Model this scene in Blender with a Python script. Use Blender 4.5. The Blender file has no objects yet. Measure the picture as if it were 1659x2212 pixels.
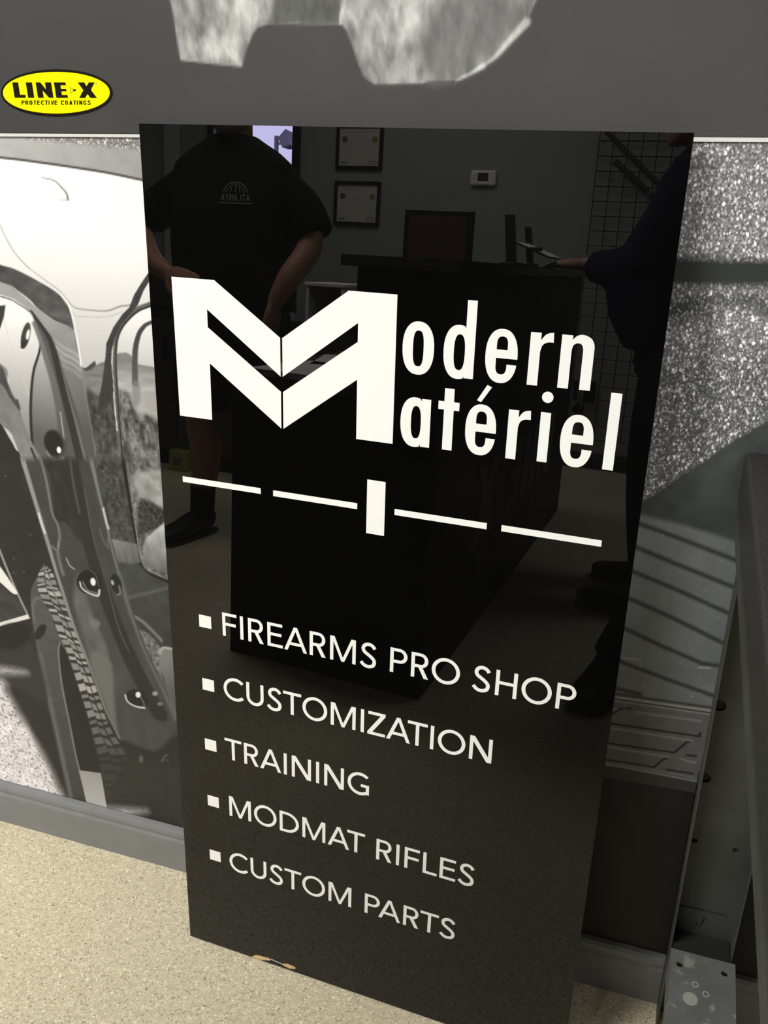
import bpy, bmesh, math, random
import numpy as np
from mathutils import Vector, Matrix
from mathutils.geometry import tessellate_polygon

C = bpy.context.scene.collection
scene = bpy.context.scene
random.seed(4)

# ------------------------------------------------------------------ camera
CAM = np.array([0.63864, -0.97722, 1.27398])
ROT = np.array([[0.9472852, -0.1284884, 0.2934988], [0.32001, 0.4241423, -0.8471699], [-0.0156337, 0.8964341, 0.4429013]])
FPX = 1938.65
cd = bpy.data.cameras.new('camera')
cam = bpy.data.objects.new('camera', cd); C.objects.link(cam)
cam.matrix_world = Matrix.Translation(Vector(CAM)) @ Matrix([list(r) for r in ROT]).to_4x4()
cd.sensor_fit = 'HORIZONTAL'; cd.sensor_width = 36.0; cd.lens = FPX / 1659 * 36.0
cd.clip_start = 0.02; cd.clip_end = 200
scene.camera = cam

# ------------------------------------------------------------------ daylight, room lamps, exposure
world = bpy.data.worlds.new('overcast'); scene.world = world; world.use_nodes = True
bgn = world.node_tree.nodes['Background']
bgn.inputs[0].default_value = (0.66, 0.62, 1.0, 1); bgn.inputs[1].default_value = 26.0
scene.view_settings.view_transform = 'Standard'; scene.view_settings.look = 'None'
scene.view_settings.gamma = 1.0; scene.view_settings.use_curve_mapping = False
scene.view_settings.exposure = 0.0
LAMPS = [(-1.0, -1.5, 24), (-1.1, -3.2, 16), (1.5, -2.6, 16)]
LAMP_COL = (1.0, 0.99, 0.955)
for i, (lx, ly, pw) in enumerate(LAMPS):
    ld = bpy.data.lights.new('ceiling_tube_light', 'AREA'); ld.shape = 'RECTANGLE'; ld.size = 1.15; ld.size_y = 0.55
    ld.energy = pw * 3.45; ld.color = LAMP_COL
    lo = bpy.data.objects.new('ceiling_tube_light', ld); C.objects.link(lo); lo.location = (lx, ly, 2.66)

# ------------------------------------------------------------------ helpers
def lin(v):
    v = np.asarray(v, float) / 255.0
    return np.where(v <= 0.04045, v / 12.92, ((v + 0.055) / 1.055) ** 2.4)

def mat(name, col, rough=0.6, metal=0.0, ior=1.5, noise=0, nscale=50, bump=0, emit=None, col2=None, detail=3):
    m = bpy.data.materials.new(name); m.use_nodes = True
    nt = m.node_tree; b = nt.nodes['Principled BSDF']
    b.inputs['Base Color'].default_value = (*col, 1); b.inputs['Roughness'].default_value = rough
    b.inputs['Metallic'].default_value = metal; b.inputs['IOR'].default_value = ior
    if noise or bump:
        tc = nt.nodes.new('ShaderNodeTexCoord'); nz = nt.nodes.new('ShaderNodeTexNoise')
        nz.inputs['Scale'].default_value = nscale; nz.inputs['Detail'].default_value = detail
        nt.links.new(tc.outputs['Object'], nz.inputs['Vector'])
        if noise:
            mr = nt.nodes.new('ShaderNodeMapRange'); mr.inputs[1].default_value = 0.3; mr.inputs[2].default_value = 0.7
            nt.links.new(nz.outputs['Fac'], mr.inputs[0])
            mx = nt.nodes.new('ShaderNodeMix'); mx.data_type = 'RGBA'
            c2 = col2 or tuple(min(1, c * (1 + noise)) for c in col)
            c1 = col if col2 else tuple(c * (1 - noise) for c in col)
            mx.inputs[6].default_value = (*c1, 1); mx.inputs[7].default_value = (*c2, 1)
            nt.links.new(mr.outputs[0], mx.inputs[0]); nt.links.new(mx.outputs[2], b.inputs['Base Color'])
        if bump:
            bp = nt.nodes.new('ShaderNodeBump'); bp.inputs['Strength'].default_value = bump; bp.inputs['Distance'].default_value = 0.002
            nt.links.new(nz.outputs['Fac'], bp.inputs['Height']); nt.links.new(bp.outputs[0], b.inputs['Normal'])
    if emit:
        b.inputs['Emission Color'].default_value = (*emit[0], 1); b.inputs['Emission Strength'].default_value = emit[1]
    return m

def link_mesh(name, verts, faces, m=None, parent=None, smooth=False):
    me = bpy.data.meshes.new(name); me.from_pydata([tuple(v) for v in verts], [], [tuple(f) for f in faces]); me.update()
    if m: me.materials.append(m)
    if smooth:
        for p in me.polygons: p.use_smooth = True
    o = bpy.data.objects.new(name, me); C.objects.link(o)
    if parent: o.parent = parent
    return o

class MB:
    """collects simple solids; build() links them as one mesh object"""
    def __init__(s): s.v = []; s.f = []
    def add(s, v, f):
        n = len(s.v); s.v += [tuple(map(float, p)) for p in v]; s.f += [tuple(i + n for i in q) for q in f]; return s
    def box(s, x0, x1, y0, y1, z0, z1):
        v = [(x, y, z) for x in (x0, x1) for y in (y0, y1) for z in (z0, z1)]
        return s.add(v, [(0, 1, 3, 2), (4, 6, 7, 5), (0, 4, 5, 1), (2, 3, 7, 6), (0, 2, 6, 4), (1, 5, 7, 3)])
    def bbox(s, x0, x1, y0, y1, z0, z1, r=0.003):
        bm = bmesh.new(); bmesh.ops.create_cube(bm, size=1)
        for v in bm.verts:
            v.co = Vector(((x0 + x1) / 2 + v.co.x * (x1 - x0), (y0 + y1) / 2 + v.co.y * (y1 - y0), (z0 + z1) / 2 + v.co.z * (z1 - z0)))
        bmesh.ops.bevel(bm, geom=bm.edges[:], offset=r, segments=2, affect='EDGES', profile=0.5)
        bm.verts.index_update()
        s.add([v.co for v in bm.verts], [[v.index for v in f.verts] for f in bm.faces]); bm.free(); return s
    def tube(s, pts, r, n=10, cap=True):
        pts = [Vector(p) for p in pts]; rr = r if isinstance(r, (list, tuple)) else [r] * len(pts)
        v = []; up = None
        for i, p in enumerate(pts):
            d = (pts[min(i + 1, len(pts) - 1)] - pts[max(i - 1, 0)]).normalized()
            if up is None: up = Vector((0, 0, 1)) if abs(d.z) < 0.9 else Vector((0, 1, 0))
            a = d.cross(up).normalized(); b = a.cross(d).normalized(); up = b
            for k in range(n):
                t = 2 * math.pi * k / n; v.append(p + a * math.cos(t) * rr[i] + b * math.sin(t) * rr[i])
        f = [(i * n + k, i * n + (k + 1) % n, (i + 1) * n + (k + 1) % n, (i + 1) * n + k) for i in range(len(pts) - 1) for k in range(n)]
        if cap: f += [tuple(range(n))[::-1], tuple((len(pts) - 1) * n + k for k in range(n))]
        return s.add(v, f)
    def loft(s, rings, n=20, cap=True, e=2.0):
        """rings: (centre, axis-x vector, axis-y vector)"""
        v = []
        for c, ax, ay in rings:
            c = Vector(c); ax = Vector(ax); ay = Vector(ay)
            for k in range(n):
                t = 2 * math.pi * k / n; ct, st = math.cos(t), math.sin(t)
                q = lambda w: math.copysign(abs(w) ** (2 / e), w)
                v.append(c + ax * q(ct) + ay * q(st))
        L = len(rings)
        f = [(i * n + k, i * n + (k + 1) % n, (i + 1) * n + (k + 1) % n, (i + 1) * n + k) for i in range(L - 1) for k in range(n)]
        if cap: f += [tuple(range(n))[::-1], tuple((L - 1) * n + k for k in range(n))]
        return s.add(v, f)
    def ball(s, c, r, n=14, squash=(1, 1, 1)):
        c = Vector(c); rings = []
        for i in range(1, n):
            t = math.pi * i / n
            rings.append((c + Vector((0, 0, -math.cos(t) * r * squash[2])), (math.sin(t) * r * squash[0], 0, 0), (0, math.sin(t) * r * squash[1], 0)))
        return s.loft(rings, n=2 * n)
    def prism(s, poly, holes=(), z0=0.0, z1=0.001, fn=None):
        """2-D outline (with holes) given a thickness; fn maps (a, b, c) to 3-D"""
        def clean(l):
            l = [tuple(map(float, q[:2])) for q in l]; k = [q for i, q in enumerate(l) if abs(q[0] - l[i - 1][0]) + abs(q[1] - l[i - 1][1]) > 1e-7]; return k
        loops = [clean(poly)] + [clean(h) for h in holes]
        tri = tessellate_polygon([[Vector((p[0], p[1], 0)) for p in l] for l in loops])
        flat = [p for l in loops for p in l]; n = len(flat)
        fn = fn or (lambda a, b, c: (a, b, c))
        v = [fn(p[0], p[1], z1) for p in flat] + [fn(p[0], p[1], z0) for p in flat]
        f = [tuple(t) for t in tri] + [tuple(i + n for i in t[::-1]) for t in tri]
        k = 0
        for l in loops:
            m = len(l); f += [(k + i, k + (i + 1) % m, n + k + (i + 1) % m, n + k + i) for i in range(m)]; k += m
        return s.add(v, f)
    def build(s, name, m, parent=None, smooth=False, fix=True):
        o = link_mesh(name, s.v, s.f, m, parent, smooth)
        if fix:
            bm = bmesh.new(); bm.from_mesh(o.data); bmesh.ops.recalc_face_normals(bm, faces=bm.faces); bm.to_mesh(o.data); bm.free()
        if smooth:
            try: o.data.set_sharp_from_angle(angle=math.radians(40))
            except Exception: pass
        return o

def thing(name, label, cat, loc=(0, 0, 0), group=None):
    o = bpy.data.objects.new(name, None); C.objects.link(o); o.empty_display_size = 0.05
    o['label'] = label; o['category'] = cat
    if group: o['group'] = group
    BASE.append((o, loc)); return o
BASE = []          # things get their origin moved to their base at the end
def tag(o, label, cat, group=None):
    o['label'] = label; o['category'] = cat
    if group: o['group'] = group
    return o
def struct(o): o['kind'] = 'structure'; return o
def modified(o, mods):
    """bake modifiers into the mesh"""
    for t, kw in mods:
        md = o.modifiers.new('m', t)
        for k, v in kw.items(): setattr(md, k, v)
    dg = bpy.context.evaluated_depsgraph_get(); dg.update()
    me = bpy.data.meshes.new_from_object(o.evaluated_get(dg)); o.modifiers.clear(); old = o.data
    mats = list(old.materials); o.data = me
    if not me.materials:
        for m in mats: me.materials.append(m)
    for p in me.polygons: p.use_smooth = True
    return o

def on_wall(px, py, y=0.0):
    """a point measured on the photograph -> the point of the wall plane it shows"""
    d = ROT @ np.array([px - 829.5, 1106.0 - py, -FPX]); t = (y - CAM[1]) / d[1]
    return CAM + t * d

# ------------------------------------------------------------------ materials
M = {}
M['wall'] = mat('painted_wall', (0.29, 0.30, 0.285), 0.7, noise=0.03, nscale=8)
M['ceiling'] = mat('ceiling_tile', (0.75, 0.75, 0.72), 0.9, noise=0.05, nscale=120)
M['skirt'] = mat('grey_skirting', (0.182, 0.185, 0.188), 0.42, noise=0.05, nscale=30)
M['dark_skirt'] = mat('dark_skirting', (0.02, 0.02, 0.02), 0.4)
M['gloss_black'] = mat('gloss_black_panel', (0.0022, 0.0022, 0.0021), 0.004, ior=1.45, noise=0.1, nscale=20)
M['vinyl'] = mat('white_vinyl', (0.86, 0.86, 0.82), 0.28, noise=0.01, nscale=20)
M['chip'] = mat('raw_board', (0.62, 0.44, 0.22), 0.8, noise=0.3, nscale=400)
M['black'] = mat('black_laminate', (0.008, 0.008, 0.009), 0.45, ior=1.18)
M['black_top'] = mat('black_counter_top', (0.012, 0.012, 0.011), 0.22, noise=0.2, nscale=90)
M['dark_grey'] = mat('dark_grey_plastic', (0.03, 0.03, 0.032), 0.45)
M['screen'] = mat('brown_screen', (0.09, 0.04, 0.03), 0.25, noise=0.3, nscale=9)
M['white'] = mat('white_plastic', (0.78, 0.78, 0.76), 0.5)
M['paper'] = mat('paper', (0.7, 0.7, 0.68), 0.8)
M['grey_letter'] = mat('grey_letter', (0.09, 0.09, 0.1), 0.5)
M['wire'] = mat('black_wire', (0.01, 0.01, 0.01), 0.4)
M['yellow'] = mat('yellow_print', (0.95, 0.93, 0.0), 0.6, ior=1.15)
M['oval_black'] = mat('logo_black', (0.012, 0.009, 0.005), 0.7, ior=1.12)
M['frame'] = mat('black_frame', (0.008, 0.008, 0.008), 0.35)
M['jamb'] = mat('skylight_tinted_jamb', (0.55, 0.55, 0.6), 0.5)  # white jamb with the skylight's lilac tint put into its colour
M['skin'] = mat('skin', (0.42, 0.20, 0.13), 0.5, noise=0.06, nscale=30)
M['tee'] = mat('black_tee', (0.006, 0.006, 0.0065), 0.9, ior=1.18, noise=0.2, nscale=60, bump=0.3)
M['navy'] = mat('navy_fleece', (0.015, 0.013, 0.045), 0.95, ior=1.18, noise=0.2, nscale=80, bump=0.4)
M['jeans'] = mat('dark_jeans', (0.010, 0.012, 0.025), 0.9, ior=1.18, noise=0.2, nscale=100)
M['shorts'] = mat('dark_shorts', (0.010, 0.010, 0.011), 0.9, ior=1.18)
M['shoe'] = mat('black_shoe', (0.007, 0.007, 0.007), 0.5)
M['hair'] = mat('brown_hair', (0.03, 0.018, 0.01), 0.8, noise=0.3, nscale=200, bump=0.6)
M['eye'] = mat('eye', (0.6, 0.6, 0.58), 0.2); M['iris'] = mat('iris', (0.02, 0.015, 0.01), 0.2)
M['grey_ink'] = mat('grey_ink', (0.42, 0.42, 0.44), 0.7)
M['dim_ink'] = mat('dim_ink', (0.12, 0.12, 0.10), 0.7)
M['cert'] = mat('certificate_paper', (0.55, 0.53, 0.44), 0.7, noise=0.05, nscale=20)
M['gold'] = mat('gold_seal', (0.30, 0.22, 0.06), 0.5)
M['tree'] = mat('far_foliage', (0.05, 0.05, 0.07), 0.9, noise=0.4, nscale=3)
M['ground'] = mat('asphalt', (0.12, 0.12, 0.12), 0.9, noise=0.2, nscale=4)
M['pole'] = mat('grey_pole', (0.15, 0.14, 0.17), 0.7)

def galv(name, base, spots):
    m = bpy.data.materials.new(name); m.use_nodes = True; nt = m.node_tree; b = nt.nodes['Principled BSDF']
    b.inputs['Metallic'].default_value = 0.35; b.inputs['Roughness'].default_value = 0.5
    tc = nt.nodes.new('ShaderNodeTexCoord')
    n1 = nt.nodes.new('ShaderNodeTexNoise'); n1.inputs['Scale'].default_value = 14; n1.inputs['Detail'].default_value = 5
    n2 = nt.nodes.new('ShaderNodeTexNoise'); n2.inputs['Scale'].default_value = 45; n2.inputs['Detail'].default_value = 3
    cr = nt.nodes.new('ShaderNodeValToRGB'); cr.color_ramp.elements[0].position = 0.35; cr.color_ramp.elements[1].position = 0.7
    cr.color_ramp.elements[0].color = (*[c * 0.8 for c in base], 1); cr.color_ramp.elements[1].color = (*[c * 1.15 for c in base], 1)
    cr2 = nt.nodes.new('ShaderNodeValToRGB'); cr2.color_ramp.elements[0].position = 0.6; cr2.color_ramp.elements[1].position = 0.68
    cr2.color_ramp.elements[0].color = (0, 0, 0, 1); cr2.color_ramp.elements[1].color = (spots, spots, spots, 1)
    mx = nt.nodes.new('ShaderNodeMix'); mx.data_type = 'RGBA'; mx.inputs[7].default_value = (base[0] * 2.1, base[1] * 2.0, base[2] * 1.8, 1)
    for a, c_, i in ((n1, cr, 0), (n2, cr2, 0)):
        nt.links.new(tc.outputs['Object'], a.inputs['Vector']); nt.links.new(a.outputs['Fac'], c_.inputs['Fac'])
    nt.links.new(cr2.outputs[0], mx.inputs[0]); nt.links.new(cr.outputs[0], mx.inputs[6]); nt.links.new(mx.outputs[2], b.inputs['Base Color'])
    return m
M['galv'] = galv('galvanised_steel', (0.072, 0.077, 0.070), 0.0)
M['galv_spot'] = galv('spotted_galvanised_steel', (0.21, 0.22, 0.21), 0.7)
M['hole'] = mat('hole_shade_and_mark_black', (0.01, 0.01, 0.01), 0.7)  # black for hole and recess shade, and for scribed and pen marks

def coat_mat():
    m = mat('textured_black_coating', (0.03, 0.028, 0.025), 0.38); nt = m.node_tree; b = nt.nodes['Principled BSDF']
    tc = nt.nodes.new('ShaderNodeTexCoord'); nz = nt.nodes.new('ShaderNodeTexNoise'); nz.inputs['Scale'].default_value = 380; nz.inputs['Detail'].default_value = 2
    bp = nt.nodes.new('ShaderNodeBump'); bp.inputs['Strength'].default_value = 0.9; bp.inputs['Distance'].default_value = 0.002
    nt.links.new(tc.outputs['Object'], nz.inputs['Vector']); nt.links.new(nz.outputs['Fac'], bp.inputs['Height']); nt.links.new(bp.outputs[0], b.inputs['Normal'])
    return m
M['coat'] = coat_mat()

def floor_mat():
    m = bpy.data.materials.new('speckled_quartz_floor'); m.use_nodes = True; nt = m.node_tree; b = nt.nodes['Principled BSDF']
    b.inputs['Roughness'].default_value = 0.55
    tc = nt.nodes.new('ShaderNodeTexCoord')
    vo = nt.nodes.new('ShaderNodeTexVoronoi'); vo.inputs['Scale'].default_value = 470
    sp = nt.nodes.new('ShaderNodeSeparateColor')
    cr = nt.nodes.new('ShaderNodeValToRGB'); e = cr.color_ramp.elements
    e[0].position = 0.0; e[0].color = (*lin((134, 121, 98)), 1); e[1].position = 1.0; e[1].color = (*lin((244, 238, 212)), 1)
    for p, c in ((0.05, (178, 166, 140)), (0.20, (198, 186, 158)), (0.85, (210, 198, 171)), (0.95, (223, 213, 189))):
        q = e.new(p); q.color = (*lin(c), 1)
    n1 = nt.nodes.new('ShaderNodeTexNoise'); n1.inputs['Scale'].default_value = 110; n1.inputs['Detail'].default_value = 2
    mr = nt.nodes.new('ShaderNodeMapRange'); mr.inputs[1].default_value = 0.3; mr.inputs[2].default_value = 0.7; mr.inputs[3].default_value = 0.88; mr.inputs[4].default_value = 1.08
    mx = nt.nodes.new('ShaderNodeVectorMath'); mx.operation = 'SCALE'
    nt.links.new(tc.outputs['Object'], vo.inputs['Vector']); nt.links.new(vo.outputs['Color'], sp.inputs[0]); nt.links.new(sp.outputs[0], cr.inputs[0])
    nt.links.new(tc.outputs['Object'], n1.inputs['Vector']); nt.links.new(n1.outputs['Fac'], mr.inputs[0])
    nt.links.new(cr.outputs[0], mx.inputs[0]); nt.links.new(mr.outputs[0], mx.inputs['Scale']); nt.links.new(mx.outputs[0], b.inputs['Base Color'])
    bp = nt.nodes.new('ShaderNodeBump'); bp.inputs['Strength'].default_value = 0.35; bp.inputs['Distance'].default_value = 0.001
    nt.links.new(vo.outputs['Distance'], bp.inputs['Height']); nt.links.new(bp.outputs[0], b.inputs['Normal'])
    return m
M['floor'] = floor_mat()

def print_mat():
    """mural ink: painted colour attribute + procedural sparkle / gravel / grass grain where the print shows it"""
    m = bpy.data.materials.new('mural_print'); m.use_nodes = True; nt = m.node_tree; b = nt.nodes['Principled BSDF']
    b.inputs['Roughness'].default_value = 0.5; b.inputs['IOR'].default_value = 1.35
    L = nt.links.new; N = nt.nodes.new
    pa = N('ShaderNodeAttribute'); pa.attribute_name = 'ink'; ga = N('ShaderNodeAttribute'); ga.attribute_name = 'grain'
    sg = N('ShaderNodeSeparateColor'); L(ga.outputs['Color'], sg.inputs[0])
    tc = N('ShaderNodeTexCoord')
    def nz(scale, det, lo, hi, a, c, vec=None, rough=0.5):
        n = N('ShaderNodeTexNoise'); n.inputs['Scale'].default_value = scale; n.inputs['Detail'].default_value = det; n.inputs['Roughness'].default_value = rough
        L(vec or tc.outputs['Object'], n.inputs['Vector'])
        r = N('ShaderNodeMapRange'); r.inputs[1].default_value = lo; r.inputs[2].default_value = hi; r.inputs[3].default_value = a; r.inputs[4].default_value = c
        L(n.outputs['Fac'], r.inputs[0]); return r.outputs[0]
    def mth(op, a, c):
        n = N('ShaderNodeMath'); n.operation = op
        for i, q in enumerate((a, c)):
            if isinstance(q, (int, float)): n.inputs[i].default_value = q
            else: L(q, n.inputs[i])
        return n.outputs[0]
    fine = nz(1400, 1, 0.3, 0.7, 0.90, 1.10)
    def dots(scale, r0, r1, pw_):
        mq = N('ShaderNodeMapping'); mq.inputs['Rotation'].default_value = (0, math.radians(35), 0); mq.inputs['Scale'].default_value = (1.25, 1, .85); L(tc.outputs['Object'], mq.inputs[0])
        vo = N('ShaderNodeTexVoronoi'); vo.inputs['Scale'].default_value = scale; L(mq.outputs[0], vo.inputs['Vector'])
        vr = N('ShaderNodeMapRange'); vr.inputs[1].default_value = r0; vr.inputs[2].default_value = r1; vr.inputs[3].default_value = 0; vr.inputs[4].default_value = 1; L(vo.outputs['Distance'], vr.inputs[0])
        vs = N('ShaderNodeSeparateColor'); L(vo.outputs['Color'], vs.inputs[0])
        return mth('MULTIPLY', vr.outputs[0], mth('POWER', vs.outputs[0], pw_))
    spark = mth('ADD', dots(235, .56, .22, 2.2), mth('MULTIPLY', dots(430, .62, .25, 1.8), .7))
    spark = mth('MULTIPLY', spark, nz(120, 2, 0.35, 0.65, 0.45, 1.25))
    dim = nz(330, 2, 0.35, 0.62, 0.55, 1.3)
    grav = nz(150, 3, 0.36, 0.50, 0.0, 1.0, rough=0.65)
    mp = N('ShaderNodeMapping'); mp.inputs['Rotation'].default_value = (0, math.radians(-34), 0); mp.inputs['Scale'].default_value = (1.7, 1, 0.8); L(tc.outputs['Object'], mp.inputs[0])
    grass = nz(48, 2.5, 0.34, 0.68, -0.32, 0.62, mp.outputs[0], 0.5)
    # ink * fine * (1 - s*(1-dim)) * (1 + grass amount) ... + sparkle
    k1 = mth('MULTIPLY', sg.outputs[0], mth('SUBTRACT', dim, 1.0)); k1 = mth('ADD', k1, 1.0)
    k2 = mth('ADD', mth('MULTIPLY', sg.outputs[2], grass), 1.0)
    k3 = mth('ADD', mth('MULTIPLY', sg.outputs[1], mth('MULTIPLY', mth('SUBTRACT', grav, 0.85), 0.9)), 1.0)
    k = mth('MULTIPLY', mth('MULTIPLY', mth('MULTIPLY', k1, k2), k3), fine)
    sc = N('ShaderNodeVectorMath'); sc.operation = 'SCALE'; L(pa.outputs['Color'], sc.inputs[0]); L(k, sc.inputs['Scale'])
    ad = N('ShaderNodeVectorMath'); ad.operation = 'ADD'; cb = N('ShaderNodeCombineXYZ')
    s2 = mth('MULTIPLY', mth('MULTIPLY', spark, sg.outputs[0]), 1.15)
    for i in range(3): L(s2, cb.inputs[i])
    L(sc.outputs[0], ad.inputs[0]); L(cb.outputs[0], ad.inputs[1]); L(ad.outputs[0], b.inputs['Base Color'])
    return m
M['print'] = print_mat()

def glass_mat():
    m = bpy.data.materials.new('window_glass'); m.use_nodes = True; nt = m.node_tree; nt.nodes.clear()
    out = nt.nodes.new('ShaderNodeOutputMaterial'); t = nt.nodes.new('ShaderNodeBsdfTransparent'); g = nt.nodes.new('ShaderNodeBsdfGlossy')
    g.inputs['Roughness'].default_value = 0.0; mx = nt.nodes.new('ShaderNodeMixShader'); mx.inputs[0].default_value = 0.06
    nt.links.new(t.outputs[0], mx.inputs[1]); nt.links.new(g.outputs[0], mx.inputs[2]); nt.links.new(mx.outputs[0], out.inputs[0]); return m
M['glass'] = glass_mat()

# ------------------------------------------------------------------ the room shell
X0, X1, YB, H = -3.4, 3.0, -4.3, 2.72
struct(MB().box(X0 - .1, X1 + .1, YB - .1, .1, -.08, 0).build('floor', M['floor']))
struct(MB().box(X0 - .1, X1 + .1, YB - .1, .1, H, H + .08).build('ceiling', M['ceiling']))
struct(MB().box(X0 - .1, X1 + .1, .002, .1, 0, H).build('wall_back', M['wall']))
struct(MB().box(X0 - .1, X0, YB, .002, 0, H).build('wall_left', M['wall']))
struct(MB().box(X1, X1 + .1, YB, .002, 0, H).build('wall_right', M['wall']))
WX0, WX1, WZ0, WZ1 = -2.60, -2.045, 0.45, 2.25          # the window seen in the gloss, right of the man
w = MB().box(X0 - .1, WX0, YB - .1, YB, 0, H).box(WX1, X1 + .1, YB - .1, YB, 0, H)
w.box(WX0, WX1, YB - .1, YB, 0, WZ0).box(WX0, WX1, YB - .1, YB, WZ1, H)
struct(w.build('wall_front', M['wall']))
def skirting(name, pts_fn, m, length):
    prof = [(0, 0), (0.0135, 0), (0.0135, 0.070), (0.0105, 0.0745), (0.0105, 0.0790), (0.0130, 0.0825), (0.0118, 0.0895), (0.0085, 0.0945), (0.002, 0.0960), (0, 0.0960)]
    n = len(prof); v = [pts_fn(t, a, b) for t in length for a, b in prof]
    f = [(i, (i + 1) % n, n + (i + 1) % n, n + i) for i in range(n)] + [tuple(range(n)), tuple(range(n, 2 * n))[::-1]]
    return struct(MB().add(v, f).build(name, m))
skirting('baseboard_back', lambda t, a, b: (t, 0.0018 - a, b), M['skirt'], (X0, X1))
skirting('baseboard_front', lambda t, a, b: (t, YB + a, b), M['dark_skirt'], (X0, X1))
skirting('baseboard_left', lambda t, a, b: (X0 + a, t, b), M['dark_skirt'], (YB + .02, -.02))
skirting('baseboard_right', lambda t, a, b: (X1 - a, t, b), M['dark_skirt'], (YB + .02, -.02))
# window
wf = bpy.data.objects.new('window_1', None); C.objects.link(wf); wf['kind'] = 'structure'
fr = 0.045
MB().box(WX0 - fr, WX0, YB - .05, YB + .03, WZ0 - fr, WZ1 + fr).build('frame_bar', M['frame'], wf)
MB().box(WX1, WX1 + fr, YB - .05, YB + .03, WZ0 - fr, WZ1 + fr).build('frame_bar', M['frame'], wf)
MB().box(WX0, WX1, YB - .05, YB + .03, WZ0 - fr, WZ0).build('frame_bar', M['frame'], wf)
MB().box(WX0, WX1, YB - .05, YB + .03, WZ1, WZ1 + fr).build('frame_bar', M['frame'], wf)
MB().box(WX0, WX1, YB - .03, YB - .024, WZ0, WZ1).build('pane', M['glass'], wf)
struct(MB().box(-2.975, -2.875, YB, YB + .025, .1, 2.3).build('trim_1', M['jamb']))
# outside: ground, floodlight pole, far tree line
struct(MB().box(-40, 20, -60, YB - .4, -.35, -.3).build('ground', M['ground']))
t = thing('floodlight_pole', 'distant pole with one floodlight arm seen through the window', 'pole', (-8.6, -16, -.3))
MB().tube([(-8.58, -16, -.3), (-8.6, -16, 3.42)], 0.045).build('mast', M['pole'], t)
MB().tube([(-8.6, -16, 3.28), (-8.22, -16, 3.28)], 0.025).build('arm', M['pole'], t)
MB().add([(-8.36, -16.1, 3.18), (-8.22, -16.1, 3.2), (-8.25, -16.1, 3.48), (-8.42, -16.1, 3.4), (-8.36, -15.8, 3.18), (-8.18, -15.8, 3.24), (-8.3, -15.8, 3.52), (-8.46, -15.8, 3.36)],
         [(0, 1, 2, 3), (4, 7, 6, 5), (0, 4, 5, 1), (1, 5, 6, 2), (2, 6, 7, 3), (3, 7, 4, 0)]).build('floodlight', M['pole'], t)
for k in range(2):
    tag(MB().tube([(-24, -18 - k, 2.9 + .16 * k), (-8, -18 - k, 2.72 + .16 * k), (8, -18 - k, 2.85 + .16 * k)], 0.012, 6).build('overhead_wire', M['pole']),
        ['lower dark overhead wire crossing outside the window', 'upper dark overhead wire crossing outside the window'][k], 'wire')
rng = random.Random(7)
hedge = MB()
for k in range(26): hedge.ball((-34 + k * 1.9 + rng.uniform(-.4, .4), -34 + rng.uniform(-1, 1), 1.2), rng.uniform(1.6, 2.4), 7, (1, .7, 1.1))
o = hedge.build('tree_line', M['tree'], smooth=True); tag(o, 'dark line of far trees beyond the window', 'trees'); o['kind'] = 'stuff'

# ceiling fixtures that hold the lamps
for i, (lx, ly, pw) in enumerate(LAMPS):
    t = thing('ceiling_light', ['white fluorescent ceiling fixture nearest the mural wall', 'white fluorescent ceiling fixture by the far window', 'white fluorescent ceiling fixture on the right of the room'][i], 'ceiling light', (lx, ly, 2.72), 'ceiling light fixtures')
    b_ = MB()
    for a in ((-.64, -.6, -.32, .32), (.6, .64, -.32, .32), (-.6, .6, -.32, -.28), (-.6, .6, .28, .32)): b_.box(lx + a[0], lx + a[1], ly + a[2], ly + a[3], 2.665, 2.72)
    b_.build('frame', M['white'], t)
    MB().box(lx - .6, lx + .6, ly - .28, ly + .28, 2.7, 2.712).build('diffuser', mat('lit_diffuser', (0.9, 0.9, 0.85), 0.6, emit=(LAMP_COL, 2.0)), t)

# ------------------------------------------------------------------ the leaning sign (millimetres across / down its face)
SO = Vector((0.01211, -0.00488, 1.22175))
SU = Vector((0.99942368, -0.0324528, -0.00995576)); SV = Vector((-0.01119645, -0.10065196, -0.99485869))
SN = SV.cross(SU); SN.normalize(); SV = SU.cross(SN); SV.normalize()
if SN.y > 0: SN = -SN
def face(u, v, d=0.0): return SO + SU * (u / 1000) + SV * (v / 1000) + SN * (d / 1000)
def catmull(p, k=5, closed=False):
    p = [np.array(q, float) for q in p]; out = []; n = len(p)
    for i in range(n if closed else n - 1):
        if closed: a, b, c, d = p[i - 1], p[i], p[(i + 1) % n], p[(i + 2) % n]
        else: a, b, c, d = p[max(i - 1, 0)], p[i], p[i + 1], p[min(i + 2, n - 1)]
        for j in range(k):
            t = j / k
            out.append(0.5 * (2 * b + (c - a) * t + (2 * a - 5 * b + 4 * c - d) * t * t + (3 * b - a - 3 * c + d) * t ** 3))
    if not closed: out.append(p[-1])
    return out
def strip(pts, t):
    pts = [np.array(p, float) for p in pts]; l, r = [], []
    for i, p in enumerate(pts):
        d = pts[min(i + 1, len(pts) - 1)] - pts[max(i - 1, 0)]; d /= np.linalg.norm(d); n = np.array([-d[1], d[0]]) * t / 2
        l.append(p + n); r.append(p - n)
    return l + r[::-1]
def ell(cx, cy, a, b, a0, a1, n=28, e=2.0):
    o = []
    for i in range(n + 1):
        t = math.radians(a0 + (a1 - a0) * i / n); c, s = math.cos(t), math.sin(t)
        o.append((cx + a * math.copysign(abs(c) ** (2 / e), c), cy + b * math.copysign(abs(s) ** (2 / e), s)))
    return o
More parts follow.
